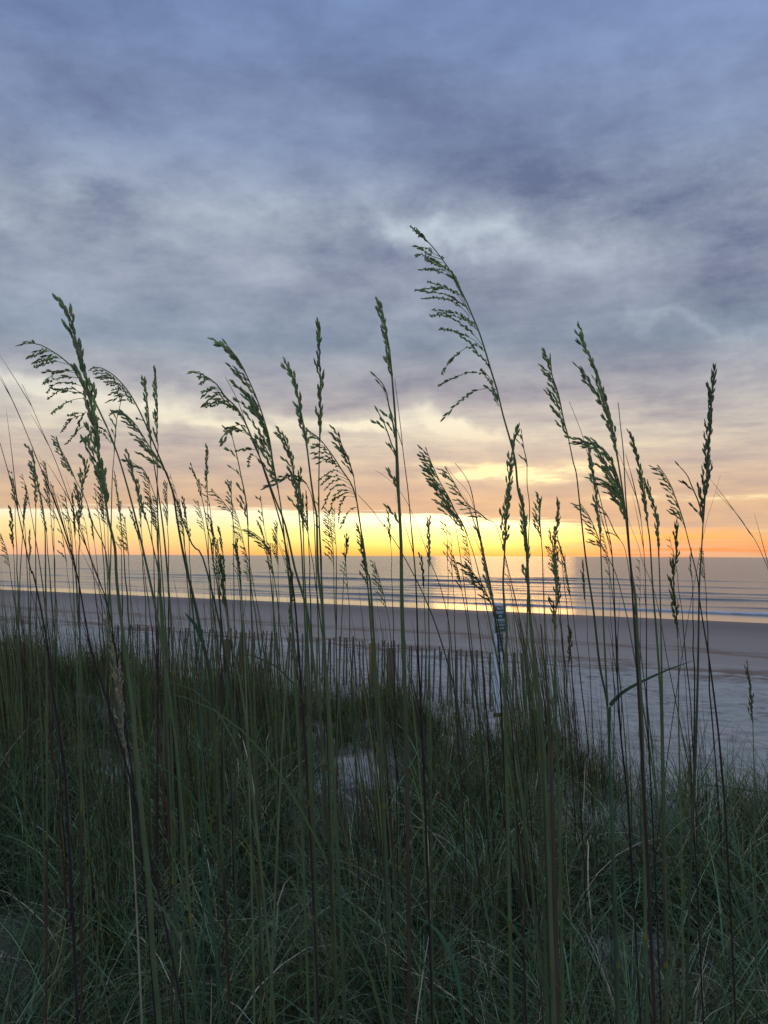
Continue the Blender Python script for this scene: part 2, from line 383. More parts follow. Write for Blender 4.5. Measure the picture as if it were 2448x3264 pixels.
foot = q.m('MULTIPLY', q.sm(vo.outputs['Distance'], .08, .34), q.sm(q.noise(pos, .5, 3, .6), .40, .60))      # trodden sand
bn = q.n('ShaderNodeBump'); bn.inputs['Distance'].default_value = .20
q.put(bn.inputs['Strength'], q.m('ADD', .06, q.m('MULTIPLY', q.sm(s_in, 33.0, 40.0), .9)))
q.put(bn.inputs['Height'], q.m('ADD', q.noise(q.comb(q.m('MULTIPLY', along, 1.2), q.m('MULTIPLY', s_in, 3.2), 0), 1.6, 6, .6), q.m('ADD', q.m('MULTIPLY', fine, .25), q.m('MULTIPLY', foot, 1.5))))
q.put(pb.inputs['Normal'], bn.outputs[0])
q.put(q.n('ShaderNodeOutputMaterial').inputs[0], pb.outputs[0])
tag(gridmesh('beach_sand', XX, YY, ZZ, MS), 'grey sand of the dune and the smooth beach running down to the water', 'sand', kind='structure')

# ------------------------------------------------------------------ sea
def _n1(x, seed): return np.array([mn.noise(Vector((float(v), seed * 7.3, .5))) for v in x])
sr = np.concatenate([np.linspace(-.6, 110, 760), np.geomspace(110.3, 16000, 240)])
vr = np.linspace(-1, .62, 640)
VV, SS = np.meshgrid(vr, sr); TT = VV * (230 + 3.0 * np.maximum(SS, 0))
H = np.zeros_like(SS); foam = np.zeros_like(SS)
for k, (s0, am, wf, wb) in enumerate([(7.2, .14, .5, 1.6), (11.5, .10, .6, 2), (17, .16, .7, 2.6), (22, .10, .8, 3), (28, .18, .9, 3.4), (35, .13, 1, 3.6), (44, .22, 1.1, 4.2),
                                      (53, .14, 1.2, 4), (66, .38, 1.2, 5), (80, .2, 1.5, 5), (97, .22, 1.6, 6)]):
    knots = np.linspace(-600, 600, 401); jit = _n1(knots / 42.0, k + 1) * (1.2 + s0 * .05) + _n1(knots / 11.0, k + 31) * .35
    am_ = np.clip(.62 + 1.7 * _n1(knots / 26.0, k + 61) + 1.1 * _n1(knots / 8.0, k + 91), .0, 1.7) * am
    J = np.interp(TT, knots, jit) * (1 + .2 * k / 10); A = np.interp(TT, knots, am_)
    if s0 == 66: A = am * np.exp(-((TT + 58) / 62) ** 2) + .05
    x = SS - s0 - J
    H += .8 * A * np.where(x < 0, np.exp(-(x / wf) ** 2), np.exp(-(x / wb) ** 2))
    if k == 0: foam = np.maximum(foam, np.where(x < 0, np.exp(-(x / .9) ** 2), np.exp(-(x / 1.5) ** 2)))
    if k == 1: foam = np.maximum(foam, .55 * np.clip(A / am - .8, 0, 1) * np.exp(-(x / .8) ** 2))
H += .035 * waves2(TT * .35, SS, 3.2, 2) * sst(SS, 8, 20) * np.clip(1 - SS / 300, 0, 1)
SX = S0[0] + TT * AX[0] + SS * NX[0]; SY = S0[1] + TT * AX[1] + SS * NX[1]
MW = bpy.data.materials.new('sea_water'); MW.use_nodes = True; q = NT(MW.node_tree)
pos = q.n('ShaderNodeNewGeometry').outputs['Position']
s_out = q.m('SUBTRACT', q.v('DOT_PRODUCT', pos, (NX[0], NX[1], 0)), S0[0] * NX[0] + S0[1] * NX[1])
along = q.v('DOT_PRODUCT', pos, (AX[0], AX[1], 0))
fo = q.n('ShaderNodeAttribute', attribute_name='foam').outputs['Fac']
fn = q.noise(q.comb(q.m('MULTIPLY', along, .8), q.m('MULTIPLY', s_out, 2.2), 0), 1.2, 5, .7)
fm = q.m('MULTIPLY', q.sm(q.m('MULTIPLY', fo, q.m('ADD', q.m('MULTIPLY', q.sm(along, -60.0, 10.0), .35), fn)), .40, .72), .85)
calm = q.sm(s_out, 4.5, 9.0)
pb = q.n('ShaderNodeBsdfPrincipled')
q.put(pb.inputs['Base Color'], q.mix(fm, (.05, .055, .06), (.74, .71, .68)))
q.put(pb.inputs['Roughness'], q.m('ADD', q.m('ADD', .13, q.m('MULTIPLY', calm, .07)), q.m('MULTIPLY', fm, .5)))
pb.inputs['IOR'].default_value = 1.333
h = q.m('ADD', q.noise(q.comb(q.m('MULTIPLY', along, .5), s_out, 0), 1.1, 5, .6), q.m('MULTIPLY', q.noise(q.comb(q.m('MULTIPLY', along, .25), q.m('MULTIPLY', s_out, .5), 0), .45, 3, .6), 1.6))
bn = q.n('ShaderNodeBump'); bn.inputs['Distance'].default_value = .28
q.put(bn.inputs['Strength'], q.m('ADD', .035, q.m('MULTIPLY', calm, q.m('ADD', .20, q.m('MULTIPLY', q.sm(s_out, 20.0, 160.0), .26))))); q.put(bn.inputs['Height'], h)
q.put(pb.inputs['Normal'], bn.outputs[0])
q.put(q.n('ShaderNodeOutputMaterial').inputs[0], pb.outputs[0])
tag(gridmesh('sea_water', SX, SY, SEAZ + .012 + H, MW, {'foam': foam}), 'purple grey sea with low swells, a foam line and a glowing wet edge', 'sea', kind='structure')

# ------------------------------------------------------------------ sand fence
FP = [(345, 22.6), (560, 21.6), (730, 20.9), (950, 19.8), (1190, 18.5), (1330, 17.2), (1480, 16.2), (1684, 15.7)]
fpts = [Vector(((x - CX) / F * d, d, 0)) for x, d in FP]
seg = [(fpts[i + 1] - fpts[i]).length for i in range(len(fpts) - 1)]; LT = sum(seg)
def fence_at(u):
    L = u * LT
    for i, sl in enumerate(seg):
        if L <= sl or i == len(seg) - 1: return fpts[i].lerp(fpts[i + 1], L / sl), (fpts[i + 1] - fpts[i]).normalized()
        L -= sl
p0, _ = fence_at(.5)
fence = empty('sand_fence', (p0.x, p0.y, gz(p0.x, p0.y)))
tag(fence, 'weathered sand fence of thin wooden pickets on wire, at the foot of the dune', 'fence')
NP = 98; tops = []
for i in range(NP):
    p, T = fence_at((i + .5 * random.uniform(.4, 1.6)) / NP); zg = gz(p.x, p.y)
    hh = 1.02 + random.uniform(-.05, .05); lean = random.gauss(0, .055) + (.10 if i < 45 and random.random() < .6 else 0)
    lift = .0
    top_ = Vector((p.x + T.x * lean * hh, p.y + T.y * lean * hh, zg + hh)); bot = Vector((p.x, p.y, zg - .12))
    ax = (top_ - bot); Z = ax.normalized(); X_ = (T - Z * T.dot(Z)).normalized(); Y_ = Z.cross(X_)
    R = Matrix((X_, Y_, Z)).transposed()
    gcol = random.choice([(.13, .085, .068), (.155, .115, .095), (.11, .09, .08), (.14, .085, .065), (.12, .105, .098)])
    mb = MB(); mb.box((top_ + bot) / 2, (random.uniform(.032, .042), .010, ax.length), R, gcol, .002)
    mb.build('picket', M_WOOD, fence)
    tops.append((top_, bot, Y_))
for fr in (.18, .36, .56, .76, .92):
    mb = MB(); pts = []
    for k, (tp, bt, Yn) in enumerate(tops): pts.append(bt.lerp(tp, fr + .004 * math.sin(k)) + Yn * .009 * (1 if k % 2 else -1))
    mb.tube(pts, .0026, 4, (.10, .09, .085)); mb.build('wire', M_WIRE, fence)
def fpost(px, D, ztop, wd, col, lean=0.0, off=.09):
    x = (px - CX) / F * D; zg = gz(x, D + off); mb = MB()
    b = Vector((x, D + off, zg - .3)); t_ = Vector((x + lean, D + off, ztop)); Z = (t_ - b).normalized()
    X_ = (Vector((1, -.25, 0)) - Z * Z.x).normalized(); Y_ = Z.cross(X_).normalized(); X_ = Y_.cross(Z)
    mb.box((b + t_) / 2, (wd, wd, (t_ - b).length), Matrix((X_, Y_, Z)).transposed(), col, .008)
    return mb
for px, D, zt, wd, colr, ln in [(722, 20.9, -.38, .14, (.20, .115, .065), .05), (777, 20.7, -.20, .13, (.32, .19, .075), .0),
                                (1190, 18.5, -.22, .13, (.34, .19, .075), .0), (1250, 17.8, -.25, .13, (.19, .14, .09), .01)]:
    fpost(px, D, zt, wd, colr, ln).build('post', M_WOOD, fence)

# ------------------------------------------------------------------ sign
SD = 15.3; spx = (1586 - CX) / F * SD; szg = gz(spx, SD)
sign = empty('sign_post', (spx, SD, szg))
tag(sign, 'white square post with two green notice plates, standing at the end of the picket fence', 'sign')
th = math.radians(42); SX_ = Vector((math.cos(th), math.sin(th), 0)); SY_ = Vector((-math.sin(th), math.cos(th), 0))
Rz = Matrix((SX_, SY_, Vector((0, 0, 1)))).transposed()
ztop = at(1583, 1928, SD).z; zw = at(1588, 2271, SD).z
bc = Vector((spx, SD, 0))
mb = MB(); mb.box(bc + Vector((0, 0, (szg - .3 + zw) / 2)), (.115, .115, zw - szg + .3), Rz, (.12, .07, .035), .006); mb.build('base', M_WOOD, sign)
mb = MB(); mb.box(bc + Vector((0, 0, (zw + ztop) / 2 + .002)), (.102, .102, ztop - zw), Rz, (.80, .82, .83), .008); mb.build('post', M_WHITE, sign)
mb = MB(); mb.box(bc + Vector((0, 0, ztop + .014)), (.135, .135, .022), Rz, (.80, .82, .83), .01)
mb.box(bc + Vector((0, 0, ztop + .032)), (.09, .09, .014), Rz, (.80, .82, .83), .01); mb.build('cap', M_WHITE, sign)
def plate(zc, wd, ht, name):
    mb = MB(); fc = bc - SY_ * .0575 + Vector((0, 0, zc))
    mb.box(fc, (wd, .004, ht), Rz, (.015, .075, .055), .0018); o = mb.build(name, M_SIGN, sign)
    bd = MB(); f2 = fc - SY_ * .0032
    for dx_, dz_, w_, h_ in ((0, ht / 2 - .012, wd - .036, .005), (0, -ht / 2 + .012, wd - .036, .005), (-wd / 2 + .012, 0, .005, ht - .036), (wd / 2 - .012, 0, .005, ht - .036)):
        bd.box(f2 + SX_ * dx_ + Vector((0, 0, dz_)), (w_, .002, h_), Rz, (.6, .63, .62))
    bd.build('border', M_WHITE, o)
    return o, f2
def text(s_, parent, f2, dz_, size, sx=1.0, dx_=0.0):
    cu = bpy.data.curves.new('lettering', 'FONT'); cu.body = s_; cu.size = size; cu.align_x = 'CENTER'; cu.align_y = 'CENTER'
    cu.extrude = .0012; cu.offset = size * .018
    to = bpy.data.objects.new('lettering', cu); COL.objects.link(to)
    dg = bpy.context.evaluated_depsgraph_get(); me = bpy.data.meshes.new_from_object(to.evaluated_get(dg))
    bpy.data.objects.remove(to); mb = MB()
    for v_ in me.vertices:
        mb.v.append(f2 + SX_ * (v_.co.x * sx + dx_) + Vector((0, 0, v_.co.y + dz_)) - SY_ * v_.co.z); mb.c.append((.66, .68, .67))
    mb.f = [list(p_.vertices) for p_ in me.polygons]
    mb.build('lettering', M_WHITE, parent)
zp = ztop - .018 - .4572 / 2
pl, f2 = plate(zp, .305, .4572, 'sign_plate')
text('PRIVATE', pl, f2, .182, .062, .80); text('PROPERTY', pl, f2, .118, .062, .80); text('NO', pl, f2, .055, .055, .9)
text('TRESPASSING', pl, f2, -.012, .052, .72)
mb = MB()
mb.box(f2 + Vector((0, 0, -.052)), (.24, .002, .006), Rz, (.6, .63, .62))
for r_, zz_ in enumerate((-.085, -.103, -.142, -.160)):
    x_ = -.105
    while x_ < .10:
        wl_ = random.uniform(.012, .034)
        mb.box(f2 + SX_ * (x_ + wl_ / 2) + Vector((0, 0, zz_)), (wl_, .002, .010), Rz, (.5, .53, .52)); x_ += wl_ + .008
mb.build('small_print', M_WHITE, pl)
z2 = zp - .4572 / 2 - .012 - .155
p2, f3 = plate(z2, .155, .31, 'small_sign_plate')
mb = MB()
for zz_, w_ in ((.105, .05), (.088, .05), (.055, .08), (.035, .08), (-.005, .055), (-.022, .055), (-.060, .07), (-.078, .07), (-.105, .05)):
    x_ = -w_ / 2
    while x_ < w_ / 2 - .006:
        wl_ = random.uniform(.008, .022); mb.box(f3 + SX_ * (x_ + wl_ / 2) + Vector((0, 0, zz_)), (wl_, .002, .010), Rz, (.5, .53, .52)); x_ += wl_ + .006
mb.build('small_print', M_WHITE, p2)

# ------------------------------------------------------------------ sea oats
GREEN = (.125, .155, .060); DGREEN = (.072, .092, .040); PALE = (.16, .19, .075); BROWN = (.060, .035, .028); BLACKB = (.042, .028, .028)
RED = (.085, .030, .030); STRAW = (.34, .30, .17); HUSK = (.34, .41, .19); HUSKD = (.20, .24, .12)
W_WIND = Vector((-1, .10, -.12))
def jit(c, a=.15):
    f = 1 + random.uniform(-a, a); return tuple(x * f * (1 + random.uniform(-a, a) * .4) for x in c)
def lerp3(a, b, t): return tuple(x + (y - x) * t for x, y in zip(a, b))
def resample(P, n):
    """Catmull-Rom through the points, n samples per span"""
    Q = [P[0] * 2 - P[1]] + P + [P[-1] * 2 - P[-2]]; out = []
    for i in range(1, len(Q) - 2):
        a, b, c, d = Q[i - 1], Q[i], Q[i + 1], Q[i + 2]
        for k in range(n):
            t = k / n; out.append(.5 * ((2 * b) + (c - a) * t + (2 * a - 5 * b + 4 * c - d) * t * t + (3 * b - a - 3 * c + d) * t ** 3))
    out.append(P[-1].copy()); return out
def arclen(P):
    L = [0]
    for i in range(1, len(P)): L.append(L[-1] + (P[i] - P[i - 1]).length)
    return L
def point_at(P, L, d):
    for i in range(1, len(P)):
        if L[i] >= d:
            f = (d - L[i - 1]) / max(L[i] - L[i - 1], 1e-9); return P[i - 1].lerp(P[i], f), (P[i] - P[i - 1]).normalized()
    return P[-1], (P[-1] - P[-2]).normalized()
def spray(mb, pts, col, sz=1.0, gap=.0078, bare=.15):
    """spikelets set alternately along a branch curve"""
    P = resample(pts, 4) if len(pts) > 2 else pts; L = arclen(P)
    n = len(P); mb.tube(P[::max(1, n // 6)] + ([P[-1]] if (n - 1) % max(1, n // 6) else []), .00055 * sz, 3, col)
    d = L[-1] * bare; k = random.randint(0, 1)
    while d < L[-1]:
        p, T = point_at(P, L, d); rnd = Vector((random.gauss(0, 1), random.gauss(0, 1), random.gauss(0, 1)))
        S = (Vector((0, 1, 0)).cross(T) + rnd * .35); S = (S - T * S.dot(T)).normalized() * (1 if k % 2 else -1)
        dd = (T + S * random.uniform(.08, .30)).normalized(); sd_ = (S - dd * S.dot(dd)).normalized()
        l_ = random.uniform(.0105, .0150) * sz
        mb.spikelet(p, dd, sd_, l_, l_ * random.uniform(.26, .36), jit(col, .4)); k += 1; d += gap * sz * random.uniform(.8, 1.3)
    p, T = P[-1], (P[-1] - P[-2]).normalized(); S = T.orthogonal().normalized()
    mb.spikelet(p, T, S, .013 * sz, .0042 * sz, jit(col, .2))
def head(mb, R, style, col, sz, custom=None):
    """R: rachis from the foot of the seed head to its tip"""
    P = resample(R, 5); L = arclen(P); LT_ = L[-1]
    mb.tube(P[::2] + ([P[-1]] if (len(P) - 1) % 2 else []), [.0011 * sz * (1 - .7 * i / max(1, len(P[::2]))) + .0003 for i in range(len(P[::2]) + (1 if (len(P) - 1) % 2 else 0))], 4, tuple(x * .8 for x in col))
    if custom is not None:
        for br in custom: spray(mb, br, col, sz)
        return
    spec = {'spike': (.0130, .20, .19, .08, 0.25), 'lean': (.0120, .30, .34, .24, .65), 'fan': (.014, .26, .34, .55, 1.0),
            'sparse': (.034, .22, .3, .45, .55), 'bushy': (.010, .24, .40, .2, .25)}[style]
    step, bl, ang, bend, onesided = spec
    step *= sz; d = LT_ * .02; k = 0
    while d < LT_ * .97:
        u = d / LT_; p, T = point_at(P, L, d)
        ln = max(.022 * sz, LT_ * bl * (1.0 - .62 * u) * random.uniform(.6, 1.25))
        left = Vector((-1, random.uniform(-.35, .35), 0)); left = (left - T * left.dot(T)).normalized()
        q_ = random.uniform(0, 2 * math.pi); side = (left * math.cos(q_) + T.cross(left) * math.sin(q_))
        side = (side * (1 - onesided) + left * (onesided + .001)).normalized()
        a_ = ang * random.uniform(.4, 1.35); d0 = (T * math.cos(a_) + side * math.sin(a_)).normalized()
        Wd = (W_WIND + Vector((random.uniform(-.1, .2), random.uniform(-.45, .45), random.uniform(-.55, .25) - (.35 if u < .3 and onesided > .5 else 0)))).normalized()
        pts = [p.copy()]; cur = p.copy(); dr = d0.copy()
        for j in range(4):
            cur = cur + dr * (ln / 4); pts.append(cur.copy()); dr = (dr + Wd * (bend * .33)).normalized()
        spray(mb, pts, col, sz, bare=.30 if style in ('fan', 'sparse') else .1)
        if style == 'sparse': d += step * random.uniform(.5, 1.6)
        else: d += step * random.uniform(.6, 1.2) * (1 - .25 * u)
        k += 1
    p, T = P[-1], (P[-1] - P[-2]).normalized(); mb.spikelet(p - T * .002, T, T.orthogonal().normalized(), .014 * sz, .0046 * sz, col)
def blade_pts(b, d0, ln, droop, wind=Vector((-.6, 0, 0)), n=8):
    pts = [b.copy()]; cur = b.copy(); dr = d0.normalized()
    for j in range(n):
        cur = cur + dr * (ln / n); pts.append(cur.copy())
        dr = (dr + (Vector((0, 0, -1)) * droop + wind * droop * .5) * ((j + 1) / n)).normalized()
    return pts
def taper(n, w_): return [w_ * (.75 + .25 * min(1, i / 2)) * (1 - (i / (n - 1)) ** 2.2) + .0004 for i in range(n)]

def plant(pts, D, wpx, nh, style, label, group=None, stem=GREEN, husk=HUSK, leaves=2, custom=None, lean=0.0, sz=None, cat='sea oats', name='sea_oat_plant', bristles=0):
    """pts: traced course tip -> foot; nh: how many of them belong to the seed head"""
    n = len(pts); rnd = random.uniform(-.05, .05) if lean == 0 else lean
    P = [at(x, y, D * (1 + rnd * (1 - i / max(1, n - 1)) * .8)) for i, (x, y) in enumerate(pts)]
    # go on down to the sand
    T = (P[-1] - P[-2]).normalized(); cur = P[-1].copy()
    while cur.z > gz(cur.x, cur.y) - .03 and len(P) < 60:
        T = (T * .8 + Vector((T.x * .3, T.y * .3, -.9)) * .2).normalized(); cur = cur + T * .14; P.append(cur.copy())
    base = P[-1]
    o = empty(name, (base.x, base.y, gz(base.x, base.y))); tag(o, label, cat, group)
    r = wpx * D / F / 2 * (.8 if stem is BLACKB else 1.0)
    body = P[max(0, nh - 1):] if nh else P
    B = resample(body, 3); L = arclen(B); tot = L[-1]; node_d = []
    dd = .28
    while dd < tot - .05: node_d.append(dd * random.uniform(.95, 1.05)); dd += random.uniform(.20, .32)
    rad, cols = [], []; segc = [random.choice([GREEN, GREEN, DGREEN, RED, BROWN, (.12, .15, .055), (.085, .12, .06)]) for _ in range(6)]
    rmin = .46 if nh else .22
    for i, d in enumerate(L):
        f = min(1, d / (.40 if nh else .6)); rr = r * (rmin + (1 - rmin) * f)
        c = stem
        if stem is GREEN and d > .35: c = tuple(a_ * (1 - .0) for a_ in stem)
        seg_i = sum(1 for q_ in node_d if q_ < d)
        if stem in (GREEN, DGREEN): c = lerp3(stem, segc[seg_i % 6], .75 * min(1, max(0, (d - .35) / .4)))
        rad.append(rr); cols.append(jit(c, .1))
    # node rings: short yellow swellings
    B2, r2, c2 = [], [], []
    for i, d in enumerate(L):
        B2.append(B[i]); r2.append(rad[i]); c2.append(cols[i])
        if i + 1 < len(L):
            for q_ in [x_ for x_ in node_d if d < x_ < L[i + 1]][:1]:
                if stem in (GREEN, PALE, BROWN) and L[i + 1] - q_ > .012 and q_ - d > .012:
                    p_, T_ = point_at(B, L, q_); yc = (.20, .17, .035) if stem is not BROWN else (.15, .10, .03)
                    for e_, rr, cc in ((-.006, 1.0, cols[i]), (-.004, 1.22, yc), (.004, 1.22, yc), (.006, .95, cols[i])):
                        B2.append(p_ + T_ * e_); r2.append(rad[i] * rr); c2.append(cc)
    mb = MB(); mb.tube(B2, r2, 6, c2)
    if nh:
        hb = MB(); s_ = sz or max(.75, min(1.15, D / 1.6 if D < 1.6 else 1.0))
        cu = None
        if custom: cu = [[at(x, y, D * (1 + random.uniform(-.03, .03) * k)) for k, (x, y) in enumerate(br)] for br in custom]
        head(hb, list(reversed(P[:nh])), style, husk, s_, cu); hb.build('seed_head', M_HEAD, o)
    if bristles:
        for k in range(bristles):
            u = random.uniform(.02, .42) * tot; p, T_ = point_at(B, L, u); up_ = -T_
            d0 = (up_ + Vector((random.uniform(-.22, .10), random.uniform(-.15, .15), 0))).normalized()
            q_ = blade_pts(p, d0, random.uniform(.05, .16), .05, n=4)
            mb.tube(q_, [.0008, .0007, .0006, .0004, .0002], 3, stem)
    mb.build('stem', M_STEM, o, smooth=True)
    for k in range(leaves):
        u = tot * random.uniform(.30, .85); p, T_ = point_at(B, L, u)
        sgn = random.choice((-1, 1, -1)); up_ = -T_
        d0 = (up_ + Vector((sgn * random.uniform(.15, .5), random.uniform(-.3, .3), 0))).normalized()
        lf = blade_pts(p, d0, random.uniform(.22, .45), random.uniform(.10, .6)); wd = random.uniform(.0028, .005)
        mb = MB(); mb.ribbon(lf, taper(len(lf), wd), Vector((random.uniform(-.5, .5), 1, .2)).normalized() if random.random() < .4 else Vector((1, .3, 0)).normalized(), jit((.10, .145, .065), .2))
        mb.build('leaf', M_LEAF, o)
    return o

def spray_of(o, pts, D, style, husk=HUSK, sz=1.0):
    """a side branch of the seed head: a part of the plant it grows from"""
    P = [at(x, y, D) for x, y in pts]; hb = MB(); head(hb, list(reversed(P)), style, husk, sz); return hb.build('seed_head', M_HEAD, o)
def A(*p): return [(x / 2.551, 950 + y / 2.551) for x, y in zip(p[::2], p[1::2])]
def B_(*p): return [(600 + x / 2.551, 950 + y / 2.551) for x, y in zip(p[::2], p[1::2])]
def C_(*p): return [(1200 + x / 2.551, 650 + y / 2.551) for x, y in zip(p[::2], p[1::2])]
def D4(*p): return [(1798 + x / 2.551, 950 + y / 2.551) for x, y in zip(p[::2], p[1::2])]
def DL(*p): return [(1798 + x / 2.551, 1750 + y / 2.551) for x, y in zip(p[::2], p[1::2])]
def S_(*p): return [(1200 + x / 2.551, 1500 + y / 2.551) for x, y in zip(p[::2], p[1::2])]
def AL(*p): return [(x / 2.551, 1700 + y / 2.551) for x, y in zip(p[::2], p[1::2])]
def BL(*p): return [(600 + x / 2.551, 1700 + y / 2.551) for x, y in zip(p[::2], p[1::2])]
G1 = 'tall sea oats standing against the sunrise sky'; G2 = 'bare dark stalks leaning among the sea oats'

# --- left third
plant(A(525,90, 575,170, 620,350, 680,560, 720,780, 765,1000, 800,1250, 830,1450, 880,1800) + AL(935,120, 950,400, 1010,900, 1075,1400, 1110,1800) + [(451,2590), (474,2810), (487,3030), (507,3245)],
      1.05, 17, 9, 'spike', 'thickest dense green spike in front at the left, tallest of the left group', G1, leaves=1, sz=.95)
plant(A(170,375, 300,372, 420,430, 520,500, 640,620, 750,800, 870,1050, 960,1280, 1080,1700, 1200,2212) + AL(1290,750, 1390,1400) + [(566,2420), (590,2700)],
      1.45, 9, 7, 'fan', 'nodding sea oat whose fan of seeds hangs left behind the thickest spike', G1, leaves=2, sz=1.05,
      custom=[A(*b) for b in [(300,378, 240,355, 175,375), (400,430, 330,420, 255,465), (430,440, 350,440, 265,478), (450,450, 380,470, 290,515), (500,490, 420,490, 295,525), (470,480, 380,500, 325,545), (555,540, 440,515, 290,560),
              (600,590, 520,590, 380,600), (610,610, 500,590, 420,630, 358,690), (640,650, 550,640, 450,660, 365,690), (660,715, 560,685, 450,700, 385,760), (680,790, 600,740, 500,745, 395,815), (690,780, 580,760, 480,745),
              (680,815, 600,825, 500,875, 420,938), (690,940, 640,935, 555,955), (680,950, 590,980, 500,1085), (720,1020, 640,1070, 550,1175), (790,1050, 740,1090, 690,1140), (700,920, 660,980, 625,1070),
              (880,1100, 830,1060, 780,1040), (900,1180, 850,1110, 790,1080), (830,1000, 790,970, 760,960)]])
plant(A(730,580, 790,565, 850,580, 950,650, 1050,770, 1120,890, 1200,1060, 1290,1280, 1400,1560, 1440,1800, 1500,2130) + AL(1590,600, 1650,900) + [(668,2150), (690,2400), (705,2650)],
      1.7, 9, 7, 'fan', 'nodding sea oat with small hanging seeds, just right of the thickest spike', G1, stem=DGREEN,
      custom=[A(*b) for b in [(800,575, 760,565, 730,585), (860,590, 800,590, 760,600), (900,610, 840,610, 775,615), (930,640, 860,625, 800,640), (950,660, 880,640, 805,650), (965,680, 900,650, 830,660), (985,700, 920,680, 860,680), (1000,720, 940,690, 870,705), (1010,730, 960,705, 905,710),
              (1040,765, 980,735, 915,750), (1060,790, 990,750, 910,775), (1080,830, 1010,780, 940,795), (1090,850, 1020,790, 895,835), (1100,870, 1040,830, 990,835), (1170,1000, 1120,980), (1000,930, 950,920, 890,950)]])
plant(A(1265,600, 1270,680, 1275,800, 1280,900, 1275,1100, 1285,1200, 1278,1500, 1285,1850) + AL(1290,300, 1320,900), 2.1, 6, 6, 'spike', 'slim upright sea oat, the more upright of a thin pair left of the centre', G1, leaves=1)
plant(A(1175,690, 1185,760, 1200,870, 1215,1050, 1225,1200, 1260,1400, 1330,1900) + AL(1375,500, 1400,900), 1.9, 7, 5, 'spike', 'slim sea oat with a compact dark head, leaning left beside the upright one', G1, leaves=1)
plant(A(0,650, 60,760, 120,870, 250,1180, 330,1380, 430,1620, 560,2000) + AL(640,400, 720,850, 800,1150, 900,1450), 1.5, 8, 0, 'spike', 'dark bristly old stalk leaning left, tip touching the left edge of the frame', G2, stem=BLACKB, leaves=0, bristles=16, cat='grass stalk', name='old_grass_stalk')
plant(A(180,700, 250,860, 330,1050, 470,1370, 640,1850, 770,2212) + AL(880,600, 960,1100), 1.7, 6, 0, 'spike', 'thin dark bristly stalk leaning left, second bristly stalk from the left edge', G2, stem=BLACKB, leaves=0, bristles=12, cat='grass stalk', name='old_grass_stalk')
plant(A(-30,1090, 0,1180, 90,1500, 160,1800, 250,2212) + AL(270,330, 350,700, 400,1000, 440,1350, 520,1850) + [(215,2600)], 1.3, 11, 0, 'spike', 'thickest black bare stalk entering from the left edge below the clouds', G2, stem=BLACKB, leaves=0, bristles=5, cat='grass stalk', name='old_grass_stalk')
plant(A(465,1150, 500,1240, 560,1350, 610,1470, 700,1650, 760,1850) + AL(860,150, 900,600), 2.4, 5, 4, 'lean', 'fine feathery sea oat with slanting sprays left of the thickest spike', G1, leaves=1)
plant(A(705,1345, 690,1440, 665,1550, 645,1700, 640,1900, 650,2000) + AL(640,200, 650,800), 2.0, 7, 5, 'bushy', 'short bushy sea oat head leaning right, just left of the thickest spike', G1, husk=(.36, .42, .21), leaves=1)
plant(A(985,820, 970,900, 950,980, 935,1150, 930,1250, 912,1480, 905,1800) + AL(900,200, 880,700), 2.2, 5, 5, 'sparse', 'thin loose sea oat leaning right immediately right of the thickest spike', G1, leaves=1)
plant(A(265,1260, 280,1350, 300,1480, 340,1650, 365,1850) + AL(370,300, 375,700), 2.1, 7, 4, 'bushy', 'feathery pale green sea oat head near the left edge with full side sprays', G1, husk=(.36, .42, .21), leaves=1)
plant(A(1050,1300, 1075,1400, 1110,1520, 1150,1680, 1200,1830, 1240,2000) + AL(1300,400, 1330,900), 1.9, 7, 5, 'spike', 'compact sea oat head leaning left beneath the slim upright pair', G1, leaves=1)
plant(A(1060,1330, 1110,1360, 1170,1400, 1220,1500, 1270,1650, 1290,1850) + AL(1330,500), 2.3, 5, 4, 'fan', 'small drooping sea oat with clustered seeds hanging beneath the slim upright pair', G1, leaves=0)
plant(A(1000,930, 1080,1000, 1150,1100, 1210,1200, 1280,1300, 1360,1430, 1450,1700, 1560,2000) + AL(1650,200) + [(700,1990), (735,2200)], 1.7, 7, 6, 'lean', 'slanting sea oat with many seeds streaming left above the sunrise band', G1, leaves=1,
      stem=DGREEN)
plant(A(215,1580, 205,1700, 190,1850, 165,2212) + AL(160,500), 2.6, 5, 3, 'spike', 'small narrow head low against the glow near the left edge', G1, leaves=0)
plant(A(110,1490, 130,1600, 160,1700, 200,1850, 215,2100) + AL(230,500), 2.8, 4, 3, 'lean', 'small slanting head low against the glow beside the thickest black stalk', G1, leaves=0)
plant(A(530,1590, 545,1700, 560,1850, 580,2000) + AL(600,500), 2.9, 4, 3, 'sparse', 'short wispy head low in the glow between bushy head and black stalk', G1, leaves=0)
# --- middle left
plant(B_(40,605, 130,630, 230,700, 300,800, 400,900, 480,1050, 530,1180, 600,1340, 700,1620, 790,1850, 870,2212) + BL(960,600, 1000,900, 1060,1400) + [(1030,2400), (1045,2650)],
      1.5, 9, 7, 'fan', 'nodding sea oat with clumped seeds drooping left at the left of the centre group', G1, sz=1.1,
      custom=[B_(*b) for b in [(130,630, 80,600, 40,605), (170,660, 120,640, 95,655), (210,690, 150,665, 95,695), (190,670, 140,650, 100,640), (270,745, 210,725, 120,770), (260,750, 190,740, 125,795), (300,800, 240,770, 145,850), (330,830, 250,790, 150,810), (340,860, 260,820, 150,885),
              (380,890, 300,840, 170,860), (360,880, 280,850, 190,880), (440,990, 400,920, 330,880), (430,960, 380,900, 300,860), (490,1100, 400,1060, 320,1080, 270,1145), (500,1120, 420,1080, 340,1080, 290,1160), (480,1060, 420,1030, 330,1060),
              (560,1230, 480,1230, 400,1240), (560,1290, 500,1280, 490,1360)]])
